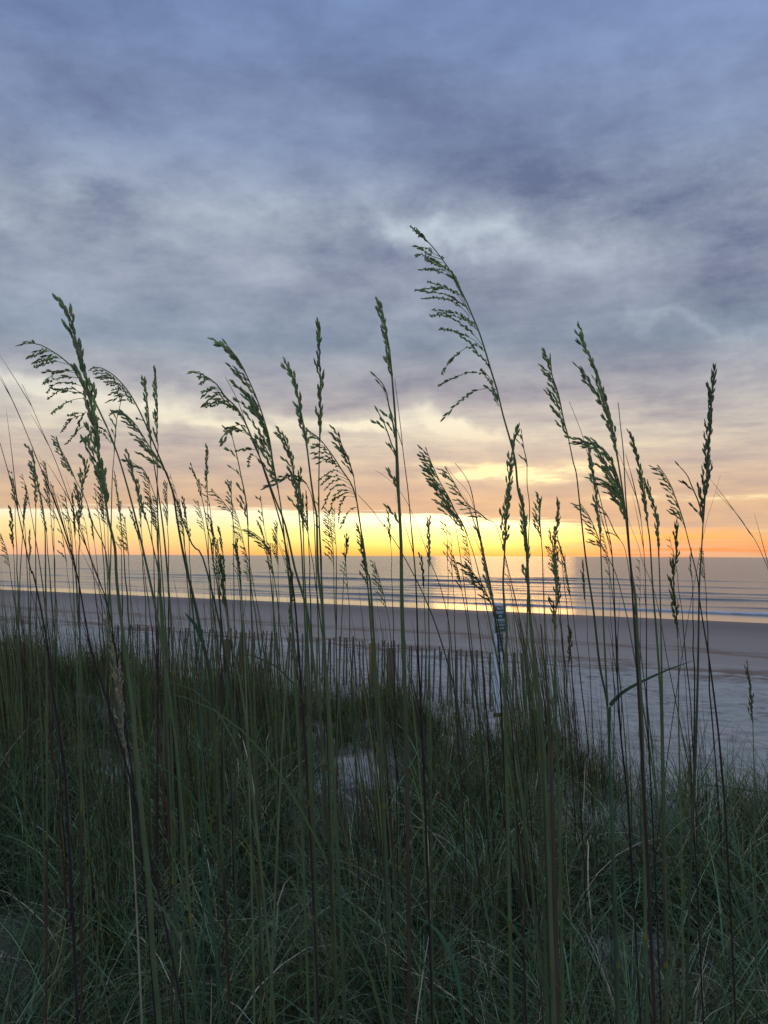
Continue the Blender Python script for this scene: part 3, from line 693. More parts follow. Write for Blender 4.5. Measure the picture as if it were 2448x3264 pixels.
plant(B_(310,375, 400,490, 440,560, 480,640, 550,800, 610,970, 660,1150, 690,1350, 730,1550, 760,1750, 810,2212) + BL(830,500, 860,1000), 1.5, 8, 9, 'lean', 'full green sea oat leaning left with a long pointed tip, in the left-centre group', G1, sz=1.05, leaves=2)
plant(B_(820,585, 850,650, 880,730, 900,850, 940,1050, 970,1250, 1000,1500, 1030,1700, 1045,1790, 1055,2212) + BL(1090,600, 1110,1000, 1150,1500) + [(1062,2450), (1080,2800)],
      1.45, 11, 6, 'spike', 'dense dark sea oat leaning slightly left, next to the straight upright spike', G1, sz=1.05, leaves=2)
plant(B_(1065,240, 1065,380, 1068,500, 1075,700, 1075,850, 1070,1000, 1070,1150, 1065,1300, 1062,1700, 1080,2212) + BL(1110,900), 1.6, 7, 7, 'spike', 'straight upright narrow spike, tallest of the left-centre group', G1, sz=1.0, leaves=1)
plant(B_(155,1235, 152,1330, 150,1450, 155,1560, 158,1700, 165,2100) + BL(180,500), 2.4, 4, 4, 'spike', 'slender upright sea oat standing alone between left and centre groups', G1, leaves=1)
plant(B_(355,1115, 375,1200, 400,1300, 430,1450, 470,1650, 485,1850, 490,2000) + BL(500,300, 520,800), 1.8, 7, 6, 'sparse', 'loose sea oat with spread open branches to both sides, left of centre', G1, leaves=1, sz=1.05)
plant(B_(205,1570, 260,1630, 310,1690, 355,1750, 375,1900) + BL(420,400), 2.6, 4, 4, 'fan', 'fine small fan of seeds pointing left just above the bright band, left of centre', G1, leaves=0)
plant(B_(350,1510, 350,1620, 360,1700, 365,1850) + BL(370,300), 2.4, 4, 3, 'lean', 'small upright head crossing the top of the bright band, left of centre', G1, leaves=0)
plant(B_(775,1120, 800,1190, 830,1300, 850,1400, 870,1500, 885,1620, 900,1750, 920,2000) + BL(940,500, 960,1000), 1.7, 8, 7, 'bushy', 'full shaggy sea oat in the thick of the centre clump', G1, husk=(.36, .42, .21), leaves=2)
plant(B_(900,1480, 915,1600, 925,1750, 935,1900, 945,2212) + BL(960,600), 1.8, 7, 4, 'spike', 'upright green head in the centre clump reaching down to the horizon', G1, leaves=1)
plant(B_(710,1515, 760,1490, 830,1450, 900,1455, 960,1510, 1000,1600, 1020,1750) + BL(1040,300), 1.75, 5, 5, 'fan', 'dark drooping tangle of seeds crossing the centre clump sideways', G1, husk=HUSKD, leaves=0)
plant(B_(970,1070, 1040,1120, 1090,1170, 1180,1290, 1250,1400, 1330,1520, 1370,1650, 1400,1850, 1450,2212) + BL(1480,400, 1520,1000) + [(1212,2300), (1225,2600)],
      1.6, 9, 7, 'fan', 'nodding sea oat of fine strands streaming left, right of the straight upright spike', G1, leaves=2,
      custom=[B_(*b) for b in [(1050,1130, 1010,1110, 970,1070), (1090,1180, 1040,1140, 990,1140), (1110,1210, 1060,1190, 1015,1190), (1140,1240, 1090,1215, 1030,1210), (1180,1290, 1110,1255, 1020,1262), (1200,1330, 1130,1290, 1050,1300), (1210,1350, 1140,1310, 1080,1330), (1240,1390, 1190,1350, 1120,1330),
              (1280,1450, 1200,1400, 1130,1430, 1060,1480), (1300,1480, 1230,1450, 1150,1460, 1080,1520), (1330,1530, 1260,1480, 1180,1490, 1110,1560), (1340,1560, 1250,1520, 1170,1550, 1095,1700), (1350,1580, 1270,1560, 1200,1600, 1150,1740), (1360,1620, 1290,1610, 1240,1680, 1225,1810), (1360,1600, 1300,1580, 1240,1600, 1180,1640),
              (1370,1700, 1310,1730, 1240,1860)]])
plant(B_(1230,1130, 1250,1200, 1290,1280, 1320,1370, 1345,1450, 1365,1600, 1390,1800, 1440,2100) + BL(1480,700), 1.7, 6, 5, 'lean', 'slim sea oat rising behind the strand-like nodding head right of the upright spike', G1, leaves=0)
plant(B_(590,1630, 600,1720, 615,1850, 640,2000) + BL(680,500), 2.9, 3, 3, 'sparse', 'tiny thin head standing alone in the bright band, left of centre', G1, leaves=0)
plant(B_(195,1850, 200,1950, 205,2100) + BL(215,500), 2.8, 4, 3, 'spike', 'tiny dark head low in the glow left of centre, just over the sea', G1, leaves=0)
plant(B_(500,1890, 560,1930, 620,1990, 665,2080) + BL(720,500, 760,900), 2.3, 5, 4, 'fan', 'small nodding fan hanging over the horizon line left of the centre clump', G1, leaves=0)
plant(B_(1290,1980, 1285,2060, 1278,2150) + BL(1265,350, 1240,900), 2.6, 4, 3, 'spike', 'single short narrow head poking above the horizon just right of the centre clump', G1, husk=(.13, .15, .06), leaves=0)
plant(B_(300,640, 400,830, 470,1020, 560,1230, 620,1420, 720,1720, 790,2000) + BL(860,500, 900,1000), 1.6, 7, 0, 'spike', 'dark old stalk passing between the nodding clumped head and the leaning head', G2, stem=BROWN, leaves=0, bristles=12, cat='grass stalk', name='old_grass_stalk')
plant(BL(265,260, 285,420, 300,600, 340,800, 400,1100, 460,1450) + [(800,2480), (830,2750)], 1.7, 9, 3, 'spike', 'bright yellow-green closed head in front of the beach, above the left fence posts', G1, stem=PALE, husk=(.17, .22, .06), leaves=1)
plant(BL(395,110, 415,260, 430,420, 440,600), 2.2, 6, 3, 'spike', 'yellow-green closed head crossing the surf line left of centre', G1, stem=PALE, husk=(.15, .19, .06), leaves=0)
plant(BL(850,350, 835,560, 825,760, 815,900), 2.2, 6, 3, 'spike', 'yellow-green closed head in front of the beach in the middle clump', G1, stem=PALE, husk=(.16, .20, .06), leaves=0)
plant([(342, 1985), (356, 2060), (374, 2140), (385, 2230), (392, 2320), (405, 2420)] + [(415, 2560)], 1.6, 7, 6, 'spike', 'pale straw-coloured closed seed head low in front at the left, below the horizon', G1, stem=STRAW, husk=(.42, .38, .24), leaves=0, sz=.8)
# --- centre
C1B = [(520,430, 460,400, 420,360, 340,350), (530,450, 440,420, 390,380, 345,360), (540,480, 450,455, 370,412, 330,425), (560,510, 480,480, 400,440), (580,530, 500,500, 405,458), (545,450, 535,430), (620,590, 560,545, 480,530, 360,535), (640,620, 590,590, 520,555, 400,525), (600,560, 560,520, 500,480),
       (700,760, 640,620, 590,580), (720,790, 660,650, 620,570), (745,860, 650,730, 560,680, 420,630), (750,870, 680,740, 580,695, 440,685, 318,705), (745,850, 640,780, 540,730, 405,715), (760,920, 700,850, 610,790, 490,760, 375,770), (765,900, 720,830, 640,780),
       (800,1010, 720,930, 620,880, 470,862), (810,1020, 740,950, 640,915, 540,890), (860,1150, 780,1050, 650,950, 540,905, 450,913), (820,1030, 780,960, 700,920), (870,1190, 800,1110, 700,1060, 600,1025, 515,1018), (880,1200, 830,1160, 790,1145),
       (820,1200, 780,1170, 740,1165), (740,1165, 680,1200, 620,1260, 575,1310, 535,1370), (820,1200, 760,1130, 690,1080), (920,1340, 880,1270, 810,1212), (950,1450, 900,1390, 850,1375, 740,1370), (740,1370, 660,1400, 590,1435, 510,1480), (960,1500, 920,1450, 890,1400, 850,1345), (985,1640, 950,1540, 900,1495),
       (900,1497, 780,1530, 660,1620, 562,1725), (980,1560, 940,1480, 930,1440), (1000,1650, 970,1570, 950,1520), (420,315, 370,270, 345,262), (430,320, 390,280, 350,230), (400,290, 350,240, 320,215), (380,265, 330,235, 285,190)]
plant(C_(280,185, 350,240, 430,320, 520,430, 610,560, 670,670, 730,790, 780,910, 830,1030, 880,1180, 930,1350, 980,1510, 1030,1720, 1090,1930, 1130,2100) + S_(1150,150, 1190,300, 1210,450, 1225,700, 1235,950, 1250,1200, 1280,1500, 1320,1800) + [(1725, 2330), (1738, 2600), (1745, 2850)],
      1.4, 10, 12, 'fan', 'tallest sea oat, sweeping left with long separate branches against the clouds', G1, custom=[C_(*b) for b in C1B], leaves=2, sz=1.0)
LAST_ = plant(C_(45,850, 52,900, 60,950, 75,1030, 90,1100, 110,1230, 130,1450, 150,1700, 160,1900, 175,2200) + S_(180,200, 200,600, 205,1000, 220,1500, 235,1900) + [(1296, 2400), (1300, 2700)],
      1.35, 13, 7, 'spike', 'dense upright sea oat left of the tallest one, with loose branches along its left side', G1, leaves=2, sz=1.0)
spray_of(LAST_, C_(12,1690, 60,1780, 95,1870, 125,1960, 158,2040) + S_(165,100, 200,500), 1.36, 'sparse')
spray_of(LAST_, C_(-10,1400, 40,1450, 80,1530, 100,1640, 130,1760, 150,1900), 1.37, 'sparse')
plant(C_(148,1420, 165,1560, 180,1680, 200,1850, 215,2000, 240,2200) + S_(260,200, 290,550, 320,900, 340,1500, 360,1900), 1.5, 8, 0, 'spike', 'very dark straight stalk immediately right of the dense upright centre sea oat', G2, stem=BLACKB, leaves=0, bristles=10, cat='grass stalk', name='old_grass_stalk')
plant(C_(1180,1860, 1190,1930, 1200,2000, 1215,2060, 1225,2130) + S_(1225,120, 1245,300, 1235,600, 1230,900), 2.0, 5, 5, 'sparse', 'thin small sea oat just right of the tallest stem above the golden cloud break', G1, leaves=0)
plant(C_(1415,1260, 1420,1320, 1430,1400, 1480,1550, 1520,1750, 1560,1900, 1600,2100) + D4(100,1430, 130,1700, 180,2150) + DL(240,500, 290,950, 350,1250, 365,1600), 1.6, 7, 6, 'lean', 'narrow sea oat leaning left, between the tallest one and the big right-hand one', G1, leaves=1, stem=DGREEN)
plant(C_(1130,1900, 1105,2000, 1095,2100) + S_(1085,60, 1070,200, 1060,350, 1050,500, 1040,700, 1030,900, 1040,1100, 1060,1300, 1045,1700) + [(1612, 2350), (1618, 2600)], 1.4, 12, 8, 'spike', 'thick dense head hanging beside the tallest stem from the golden cloud break down', G1, leaves=1, sz=.9)
plant(S_(1190,240, 1195,350, 1205,480, 1215,620, 1225,780, 1235,950, 1245,1150) + [(1700, 2100), (1715, 2300)], 1.5, 9, 6, 'spike', 'dense head in front of the bright band, immediately right of the thick hanging one', G1, leaves=1)
plant(S_(1340,245, 1330,330, 1330,430, 1340,560, 1350,700, 1355,900) + [(1735, 1950), (1742, 2150)], 1.9, 6, 4, 'lean', 'small sea oat with short side sprays left of the last short spike before the gap', G1, leaves=0)
plant(S_(1475,290, 1470,400, 1455,550, 1450,700, 1455,850, 1460,1000, 1460,1100, 1450,1500) + [(1770, 2250), (1778, 2500)], 1.8, 8, 7, 'spike', 'short erect spike standing by itself where the glow is brightest, right of the tallest stem', G1, leaves=1)
plant(S_(1490,950, 1470,1080, 1455,1200, 1450,1350, 1445,1600), 1.8, 5, 4, 'bushy', 'pale green tufted head in front of the shoreline below the short erect spike', G1, husk=(.16, .20, .08), leaves=0)
plant(C_(410,2010, 440,2090, 480,2180) + S_(520,100, 590,220, 640,330, 700,430, 740,530, 790,680, 830,830, 870,1000), 1.9, 5, 8, 'lean', 'feathery sea oat with fine sprays streaming left over the bright band, left of the sign', G1, leaves=1)
plant(S_(430,0, 470,60, 510,150, 560,240, 610,330, 640,420, 660,550, 690,750), 2.0, 4, 6, 'lean', 'second feathery sea oat, leaning left outermost of the sprays over the bright band', G1, leaves=0)
plant(S_(575,0, 640,110, 700,220, 760,290, 830,340, 900,400, 965,430, 1010,560, 1060,750), 1.9, 4, 6, 'fan', 'arching sea oat with seed strands lying across the bright band, left of the sign', G1, leaves=0)
plant(S_(830,500, 845,560, 860,620, 890,780, 920,950, 965,1130, 1000,1300, 1030,1500, 1060,1800) + [(1632, 2320), (1645, 2550)], 1.5, 6, 6, 'spike', 'sea oat with a thick head that crosses in front of the green sign plate', G1, leaves=1, stem=BROWN, sz=.62)
plant(S_(740,770, 800,850, 850,910, 890,990, 930,1080, 960,1200) + [(1606, 2080), (1640, 2330)], 1.8, 6, 5, 'lean', 'pale green spray slanting left just above the sign', G1, husk=(.16, .18, .08), leaves=0)
plant(S_(430,430, 430,520, 430,600, 427,700, 425,800, 422,1000, 430,1500), 2.2, 6, 5, 'spike', 'narrow upright head left of the sign, half above and half below the horizon', G1, leaves=0)
plant(S_(370,740, 380,850, 385,950, 390,1100), 2.5, 4, 3, 'spike', 'small pale head over the surf, just left of the narrow upright head near the sign', G1, husk=(.13, .15, .06), leaves=0)
plant(S_(640,-60, 730,60, 780,200, 830,500, 900,800, 940,1050, 990,1400, 1010,1800), 1.6, 7, 0, 'spike', 'dark thin stalk rising through the sprays left of the sign', G2, stem=BROWN, leaves=0, bristles=6, cat='grass stalk', name='old_grass_stalk')
plant(S_(560,-40, 640,60, 740,170, 800,320, 830,480, 880,700), 2.0, 4, 0, 'spike', 'fine bristly stalk slanting left among the sprays left of the sign', G2, stem=BROWN, leaves=0, bristles=8, cat='grass stalk', name='old_grass_stalk')
plant([(1141, 1577), (1188, 1628), (1225, 1680)] + S_(60,430, 100,500, 190,640, 250,750, 330,900, 400,1050, 480,1250, 560,1500, 640,1800) + [(1470, 2330), (1500, 2560)], 1.6, 7, 0, 'spike', 'long smooth green stalk slanting down right from the centre clump to the fence', G2, stem=DGREEN, leaves=0, cat='grass stalk', name='old_grass_stalk')
plant(S_(-10,0, 60,40, 160,130, 260,280, 360,520, 430,720, 520,950, 590,1250, 620,1600), 1.9, 4, 0, 'spike', 'thin dark stalk curving down right, left of the dense upright centre sea oat', G2, stem=BROWN, leaves=0, cat='grass stalk', name='old_grass_stalk')
# thick cluster right of the sign
plant([(1690, 2000), (1700, 2080), (1712, 2160), (1722, 2250), (1730, 2340), (1738, 2450), (1744, 2600)], 1.35, 17, 0, 'spike', 'thick green leaf-wrapped stem in the dense cluster right of the sign', G2, stem=GREEN, leaves=1, cat='grass stalk', name='old_grass_stalk')
plant([(1724, 1990), (1732, 2080), (1741, 2160), (1747, 2240), (1752, 2330), (1758, 2450), (1762, 2600)], 1.5, 18, 0, 'spike', 'thick brown dead-leaf-wrapped stem, thickest of the dense cluster right of the sign', G2, stem=(.11, .075, .045), leaves=1, cat='grass stalk', name='old_grass_stalk')
plant([(1640, 1960), (1668, 2080), (1690, 2200), (1706, 2320), (1716, 2450), (1722, 2600)], 1.6, 9, 0, 'spike', 'slim dark green stem at the left side of the dense cluster right of the sign', G2, stem=DGREEN, leaves=1, cat='grass stalk', name='old_grass_stalk')
plant([(1768, 1950), (1771, 2080), (1772, 2200), (1775, 2320), (1780, 2450), (1783, 2600)], 1.55, 12, 0, 'spike', 'straight green stem at the right side of the dense cluster right of the sign', G2, stem=GREEN, leaves=1, cat='grass stalk', name='old_grass_stalk')
# --- right third
LAST_ = plant(D4(145,290, 160,350, 180,420, 215,490, 250,560, 280,640, 300,740, 340,850, 370,950, 400,1100, 415,1200, 440,1330, 480,1600, 510,1850, 545,2212) + DL(580,400, 600,800, 625,1200, 640,1700) + [(2052, 2600), (2056, 2850)],
      1.35, 11, 12, 'spike', 'big dense sea oat leaning left, tallest right of the tallest one', G1, leaves=2, sz=1.0)
spray_of(LAST_, D4(150,600, 190,650, 240,740, 290,830, 330,900, 370,1010, 390,1100), 1.36, 'spike')
spray_of(LAST_, D4(130,1150, 200,1175, 280,1210, 340,1250, 390,1330, 430,1440, 470,1600, 490,1800), 1.38, 'lean')
spray_of(LAST_, D4(320,1295, 350,1380, 390,1450, 430,1540, 470,1650, 500,1800), 1.42, 'lean')
spray_of(LAST_, D4(300,1480, 350,1500, 410,1560, 470,1650, 500,1750), 1.42, 'fan')
LAST_ = plant(D4(1230,625, 1208,720, 1198,800, 1192,950, 1185,1080, 1180,1180, 1172,1300, 1170,1420, 1160,1500, 1147,1600, 1140,1700, 1130,1830, 1115,2100) + DL(1100,300, 1090,900, 1080,1300, 1065,1750) + [(2207, 2600), (2200, 2800)],
      1.45, 9, 12, 'spike', 'dark dense upright sea oat, rightmost of the tall ones', G1, husk=HUSKD, leaves=1, sz=1.1, stem=DGREEN)
spray_of(LAST_, D4(935,1365, 1000,1440, 1030,1510, 1065,1590, 1090,1650, 1110,1720, 1130,1830), 1.46, 'sparse', husk=HUSKD)
plant(D4(570,1170, 580,1230, 590,1290, 610,1370, 630,1470, 650,1600, 665,1700, 680,1850, 700,2000) + DL(720,300, 760,800, 790,1300, 800,1900), 1.55, 9, 8, 'spike', 'compact sea oat leaning left in the glow, right of the big dense right-hand one', G1, leaves=1)
plant(D4(670,1520, 695,1580, 725,1660, 745,1740, 760,1850, 765,1950, 770,2100) + DL(780,300, 790,800), 1.6, 8, 7, 'spike', 'stout short head low in the glow beside the compact right-hand sea oat', G1, leaves=0)
plant(D4(205,1250, 215,1320, 230,1400, 245,1500, 260,1600, 270,1700, 280,1800, 295,1950) + DL(310,300, 325,700, 345,1100), 1.6, 8, 8, 'spike', 'dense dark head reaching the horizon, left of the big dense right-hand stem', G1, leaves=1)
plant(D4(780,1385, 815,1430, 850,1490, 880,1550, 905,1620, 930,1690, 960,1780, 985,1870, 1030,2050, 1085,2280) + DL(1100,400, 1130,600, 1180,900, 1220,1200, 1250,1450, 1280,1750) + [(2310, 2560), (2318, 2700)],
      1.9, 6, 8, 'fan', 'nodding sea oat with comb-like short branches left of the rightmost tall one', G1, leaves=0, stem=BROWN)
plant(D4(145,1690, 190,1750, 230,1830, 260,1900, 290,1980, 330,2060) + DL(420,200, 500,500, 540,700), 1.9, 5, 6, 'fan', 'pale nodding sprays crossing the horizon left of the big dense right-hand stem', G1, leaves=0)
plant(D4(290,1690, 340,1750, 380,1830, 410,1900, 450,1960, 500,2060) + DL(560,400), 2.0, 4, 5, 'sparse', 'thin open spray over the horizon at the foot of the big right-hand sea oat', G1, leaves=0)
plant(D4(927,1870, 918,1950, 912,2050, 905,2150) + DL(895,170, 890,300, 905,420, 915,560, 925,720, 932,950, 930,1300, 940,1800), 1.9, 7, 9, 'spike', 'bright yellow-green plump head crossing the horizon left of the rightmost tall one', G1, husk=(.18, .21, .06), stem=PALE, leaves=0)
plant(DL(1495,970, 1505,1060, 1515,1150, 1525,1280, 1535,1420, 1545,1800) + [(2405, 2600)], 2.4, 6, 5, 'spike', 'small yellow-green head low over the beach at the right edge', G1, husk=(.17, .19, .06), leaves=0)
plant(DL(55,680, 50,760, 45,840, 35,930, 25,1100), 2.4, 6, 4, 'spike', 'small yellow-green head over the beach between the sign and the right-hand stems', G1, husk=(.17, .19, .06), stem=PALE, leaves=0)
plant(D4(40,840, 90,960, 150,1120, 210,1330, 260,1500, 310,1700, 345,1850, 380,2000, 400,2212) + DL(400,200, 420,700, 430,950, 460,1500, 510,1950) + [(2010, 2700)], 1.5, 7, 0, 'spike', 'dark bare stalk left of the big dense right-hand sea oat, bent below the shoreline', G2, stem=BLACKB, leaves=0, bristles=7, cat='grass stalk', name='old_grass_stalk')
plant(D4(440,850, 450,950, 460,1050, 475,1180, 485,1300, 500,1600, 515,1800), 1.34, 10, 0, 'spike', 'thick dark pointed stalk rising directly behind the big dense right-hand stem', G2, stem=BROWN, leaves=0, cat='grass stalk', name='old_grass_stalk')
plant(D4(495,1260, 560,1480, 590,1620, 620,1750, 655,2150) + DL(670,600, 670,1100, 690,1600, 720,2200), 1.7, 6, 0, 'spike', 'thin black stalk between the big dense and the compact right-hand sea oats', G2, stem=BLACKB, leaves=0, bristles=8, cat='grass stalk', name='old_grass_stalk')
plant(D4(1235,1580, 1320,1665, 1400,1750, 1460,1830, 1500,1900, 1560,1980, 1658,2200, 1720,2400), 1.6, 6, 0, 'spike', 'bowed dark stalk arching in from the right edge', G2, stem=BLACKB, leaves=0, bristles=5, cat='grass stalk', name='old_grass_stalk')
plant(D4(1272,1440, 1240,1550, 1200,1680, 1165,1790, 1130,1950), 1.7, 3, 0, 'spike', 'hair-thin stalk crossing behind the rightmost tall sea oat', G2, stem=BROWN, leaves=0, cat='grass stalk', name='old_grass_stalk')
plant(D4(495,1700, 540,1850, 600,2000, 640,2150) + DL(720,300, 780,550, 830,850, 900,1200, 960,1500, 1010,1750), 1.9, 4, 0, 'spike', 'thin green stalk slanting down right past the compact right-hand sea oat', G2, stem=DGREEN, leaves=0, cat='grass stalk', name='old_grass_stalk')
plant(DL(935,670, 960,850, 985,1050, 1000,1300, 1020,1600, 1035,1850), 1.9, 6, 0, 'spike', 'short dark stalk over the beach just left of the rightmost tall sea oat', G2, stem=BLACKB, leaves=0, cat='grass stalk', name='old_grass_stalk')
# fallen stalk on the crest at the right, and the broad bent leaf
fa = [at(2250, 2502, 6.4), at(2310, 2508, 6.3), at(2380, 2518, 6.2), at(2470, 2532, 6.1), at(2560, 2545, 6.0)]
o = empty('fallen_stalk', tuple(fa[2])); tag(o, 'dark dead stalk lying almost level over the sand at the right edge', 'grass stalk')
mb = MB(); mb.tube(resample(fa, 3), .0045, 5, BLACKB); mb.build('stem', M_STEM, o)
def leafthing(pts, D, wpx, label, col, dz=0.0):
    P = resample([at(x, y, D * (1 + dz * i / len(pts))) for i, (x, y) in enumerate(pts)], 3)
    bl = blade_pts(P[0], Vector((.02, 0, -1)), max(.1, P[0].z - gz(P[0].x, P[0].y)), 0.0, n=6)
    o = empty('grass_shoot', (bl[-1].x, bl[-1].y, gz(bl[-1].x, bl[-1].y))); tag(o, label, 'grass shoot')
    mb = MB(); mb.tube(bl, [wpx * D / F / 4.5] * len(bl), 5, col); mb.build('stem', M_STEM, o, True)
    n = len(P); mb = MB(); mb.ribbon(P, [wpx * D / F * (1 - (i / (n - 1)) ** 2) * (.6 + .4 * min(1, i / 3)) + .0005 for i in range(n)], Vector((.3, .2, 1)).normalized(), col)
    mb.build('leaf', M_LEAF, o)
leafthing([(1942, 2420)] + DL(370,1330, 385,1260, 430,1210, 500,1150, 650,1070, 850,980, 1060,905), 1.55, 14, 'broad green leaf bent over to the right across the right-hand stems', (.05, .095, .05))
leafthing(AL(1500,640, 1530,680, 1570,720, 1610,790, 1640,880)[::-1], 1.6, 13, 'broad teal leaf curling up at the left of the fence, in front of the beach', (.05, .115, .060))
leafthing([(0 + 700, 3264), (690, 3050), (660, 2850), (620, 2700), (560, 2600)], 1.9, 12, 'long teal leaf arching left, low in front at the left', (.06, .13, .075))
leafthing([(1480, 3264), (1455, 3100), (1410, 2990), (1360, 2940), (1320, 2920)], 1.9, 14, 'long pale teal leaf arching left at the bottom centre', (.09, .18, .11))
leafthing([(1350, 2980), (1378, 2870), (1410, 2780), (1460, 2700), (1540, 2680), (1600, 2675)], 2.1, 10, 'long leaf arching right at the bottom centre', (.09, .16, .09))

# small heads of the crowd further back
G3 = 'small distant sea oat heads crowded along the horizon'
crowd = []
def crowd_plant(x, ytip, D, style, length_px, lean_px):
    """one more distant stem: tip at the given sight line, foot on the dune"""
    pts = []
    for i in range(11):
        u = i / 10; pts.append((x + lean_px * (u ** .7) + random.uniform(-2, 2), ytip + length_px * u))
    return pts
cr = []
for i in range(34): cr.append((5 + 21 * i + random.uniform(-9, 9), random.triangular(1430, 1800, 1600), 'left'))
for i in range(18): cr.append((700 + 31 * i + random.uniform(-14, 14), random.triangular(1500, 1850, 1700), 'mid'))
for i in range(9): cr.append((random.uniform(1300, 1830), random.triangular(1660, 1830, 1740), 'mid'))
for i in range(7): cr.append((random.uniform(1850, 2250), random.triangular(1680, 1840, 1760), 'right'))
for x, yt, wh in cr:
    D = random.uniform(2.6, 4.6); ln = random.uniform(430, 600)
    lb = {'left': 'small slender sea oat head in the distant crowd low against the glow at the left', 'mid': 'small slender sea oat head in the distant crowd low against the glow around the middle',
          'right': 'small slender sea oat head among the distant ones low against the glow at the right'}[wh]
    plant(crowd_plant(x, yt, D, '', ln, random.uniform(0, 90)), D, random.uniform(3.0, 5.0), random.choice((3, 3, 4)), random.choice(['spike', 'spike', 'lean', 'sparse', 'fan']), lb, G3 + ' (' + wh + ')',
          husk=random.choice([HUSK, (.38, .42, .19), HUSKD, (.24, .27, .09)]), stem=random.choice([GREEN, DGREEN, BROWN]), leaves=0, sz=.95)

# ------------------------------------------------------------------ dune grass
def grass(name, label, N, xy, ln, wd, droop, cols, K=7, seed=1, lean0=(.05, .45), windx=-.12, mat_=None, head_up=0.0):
    r = np.random.default_rng(seed); base_z = ground(xy[:, 0], xy[:, 1]) - .02
    phi = r.uniform(0, 2 * np.pi, N); th = r.uniform(lean0[0], lean0[1], N); kap = droop[0] + (droop[1] - droop[0]) * r.random(N) ** 1.6
    P = np.zeros((N, K, 3)); P[:, 0, 0] = xy[:, 0]; P[:, 0, 1] = xy[:, 1]; P[:, 0, 2] = base_z
    stp = ln / (K - 1); ang = th.copy()
    kink = r.uniform(-.12, .12, (N, K))
    for k in range(1, K):
        ang = ang + kap * (k / K) ** 1.2 / K * 2
        hx = np.sin(ang) * np.cos(phi + kink[:, k]) + windx * (k / K); hy = np.sin(ang) * np.sin(phi + kink[:, k])
        P[:, k, 0] = P[:, k - 1, 0] + stp * hx; P[:, k, 1] = P[:, k - 1, 1] + stp * hy; P[:, k, 2] = P[:, k - 1, 2] + stp * np.cos(ang)
    P[:, :, 2] = np.maximum(P[:, :, 2], ground(P[:, :, 0], P[:, :, 1]) - .02)
    tw = phi + np.pi / 2 + r.uniform(-.7, .7, N)
    S = np.stack([np.cos(tw), np.sin(tw), np.zeros(N)], -1)
    u = np.linspace(0, 1, K); W = wd[:, None] * (.8 + .2 * np.minimum(1, u * 4)) * (1 - u ** 2.0) + .0005
    Lf = P - S[:, None, :] * W[:, :, None] * .5; Rg = P + S[:, None, :] * W[:, :, None] * .5
    V = np.stack([Lf, Rg], 2).reshape(-1, 3).astype(np.float32)
    b = (np.arange(N) * K * 2)[:, None] + np.arange(K - 1)[None, :] * 2
    q = np.stack([b, b + 1, b + 3, b + 2], -1).reshape(-1, 4).astype(np.int32)
    me = bpy.data.meshes.new(name); me.vertices.add(len(V)); me.vertices.foreach_set('co', V.ravel())
    me.loops.add(q.size); me.loops.foreach_set('vertex_index', q.ravel()); me.polygons.add(len(q))
    me.polygons.foreach_set('loop_start', np.arange(0, q.size, 4, dtype=np.int32)); me.polygons.foreach_set('loop_total', np.full(len(q), 4, np.int32))
    me.update(calc_edges=True); me.polygons.foreach_set('use_smooth', np.ones(len(q), bool))
    pal = np.array([c for c, _ in cols]); pr = np.array([p for _, p in cols]); idx = r.choice(len(pal), N, p=pr / pr.sum())
    C = pal[idx] * r.uniform(.35, 1.6, (N, 1)); tipc = np.array([.20, .16, .09]); drytip = (r.random(N) < .22)[:, None, None] * (u[None, :, None] ** 3)
    C = C[:, None, :] * (1 - drytip) + tipc * drytip; C = np.repeat(C, 2, axis=1).reshape(-1, 3)
    ca = me.color_attributes.new('tint', 'FLOAT_COLOR', 'POINT'); arr = np.ones((len(C), 4), np.float32); arr[:, :3] = C; ca.data.foreach_set('color', arr.ravel())
    me.materials.append(mat_ or M_LEAF); o = bpy.data.objects.new(name, me); COL.objects.link(o)
    tag(o, label, 'grass', kind='stuff'); return o
PAL = [((.085, .140, .055), 4), ((.105, .140, .042), 3), ((.14, .150, .040), 1.6), ((.024, .038, .018), 4), ((.40, .32, .18), .8), ((.16, .085, .05), .9), ((.13, .21, .12), .9)]
def bare(X, Y):
    """1 where grass grows, 0 on the bare patches of sand"""
    m_ = np.ones_like(X)
    for cx, cy, rx, ry in ((-1.55, 3.3, .55, 1.0), (-.10, 5.9, .42, 1.7), (1.22, 5.0, .42, 1.15), (1.75, 5.2, .30, .6), (-1.8, 6.3, .4, .7), (.2, 4.1, .25, .5), (-.35, 3.4, .25, .4), (1.0, 3.2, .3, .5), (-2.6, 8.0, .5, .7)):
        m_ *= 1 - .96 * np.exp(-(((X - cx) / rx) ** 2 + ((Y - cy) / ry) ** 2) ** 2)
    return m_
def scatter(n, ylo, yhi, fx, seed, tuft=True, sig=.05, fn=None):
    r = np.random.default_rng(seed); out = []
    tot = 0
    while tot < n:
        m_ = max(50, n // 25); Y = ylo + (yhi - ylo) * r.random(m_); X = r.uniform(-1, 1, m_) * (fx * Y + .35)
        keep = r.random(m_) < bare(X, Y) * (.06 + .94 * sst(waves2(X, Y, .85, 8) + .35 * waves2(X, Y, .45, 2), -.20, .16)) * (fn(X, Y) if fn else 1); X, Y = X[keep], Y[keep]
        k = r.integers(12, 40, len(X)); Xb = np.repeat(X, k) + r.normal(0, sig, k.sum()); Yb = np.repeat(Y, k) + r.normal(0, sig, k.sum())
        out.append(np.stack([Xb, Yb], -1)); tot += len(Xb)
    return np.concatenate(out)[:n]
def lens(xy, lo, hi, seed): return np.random.default_rng(seed).uniform(lo, hi, len(xy))
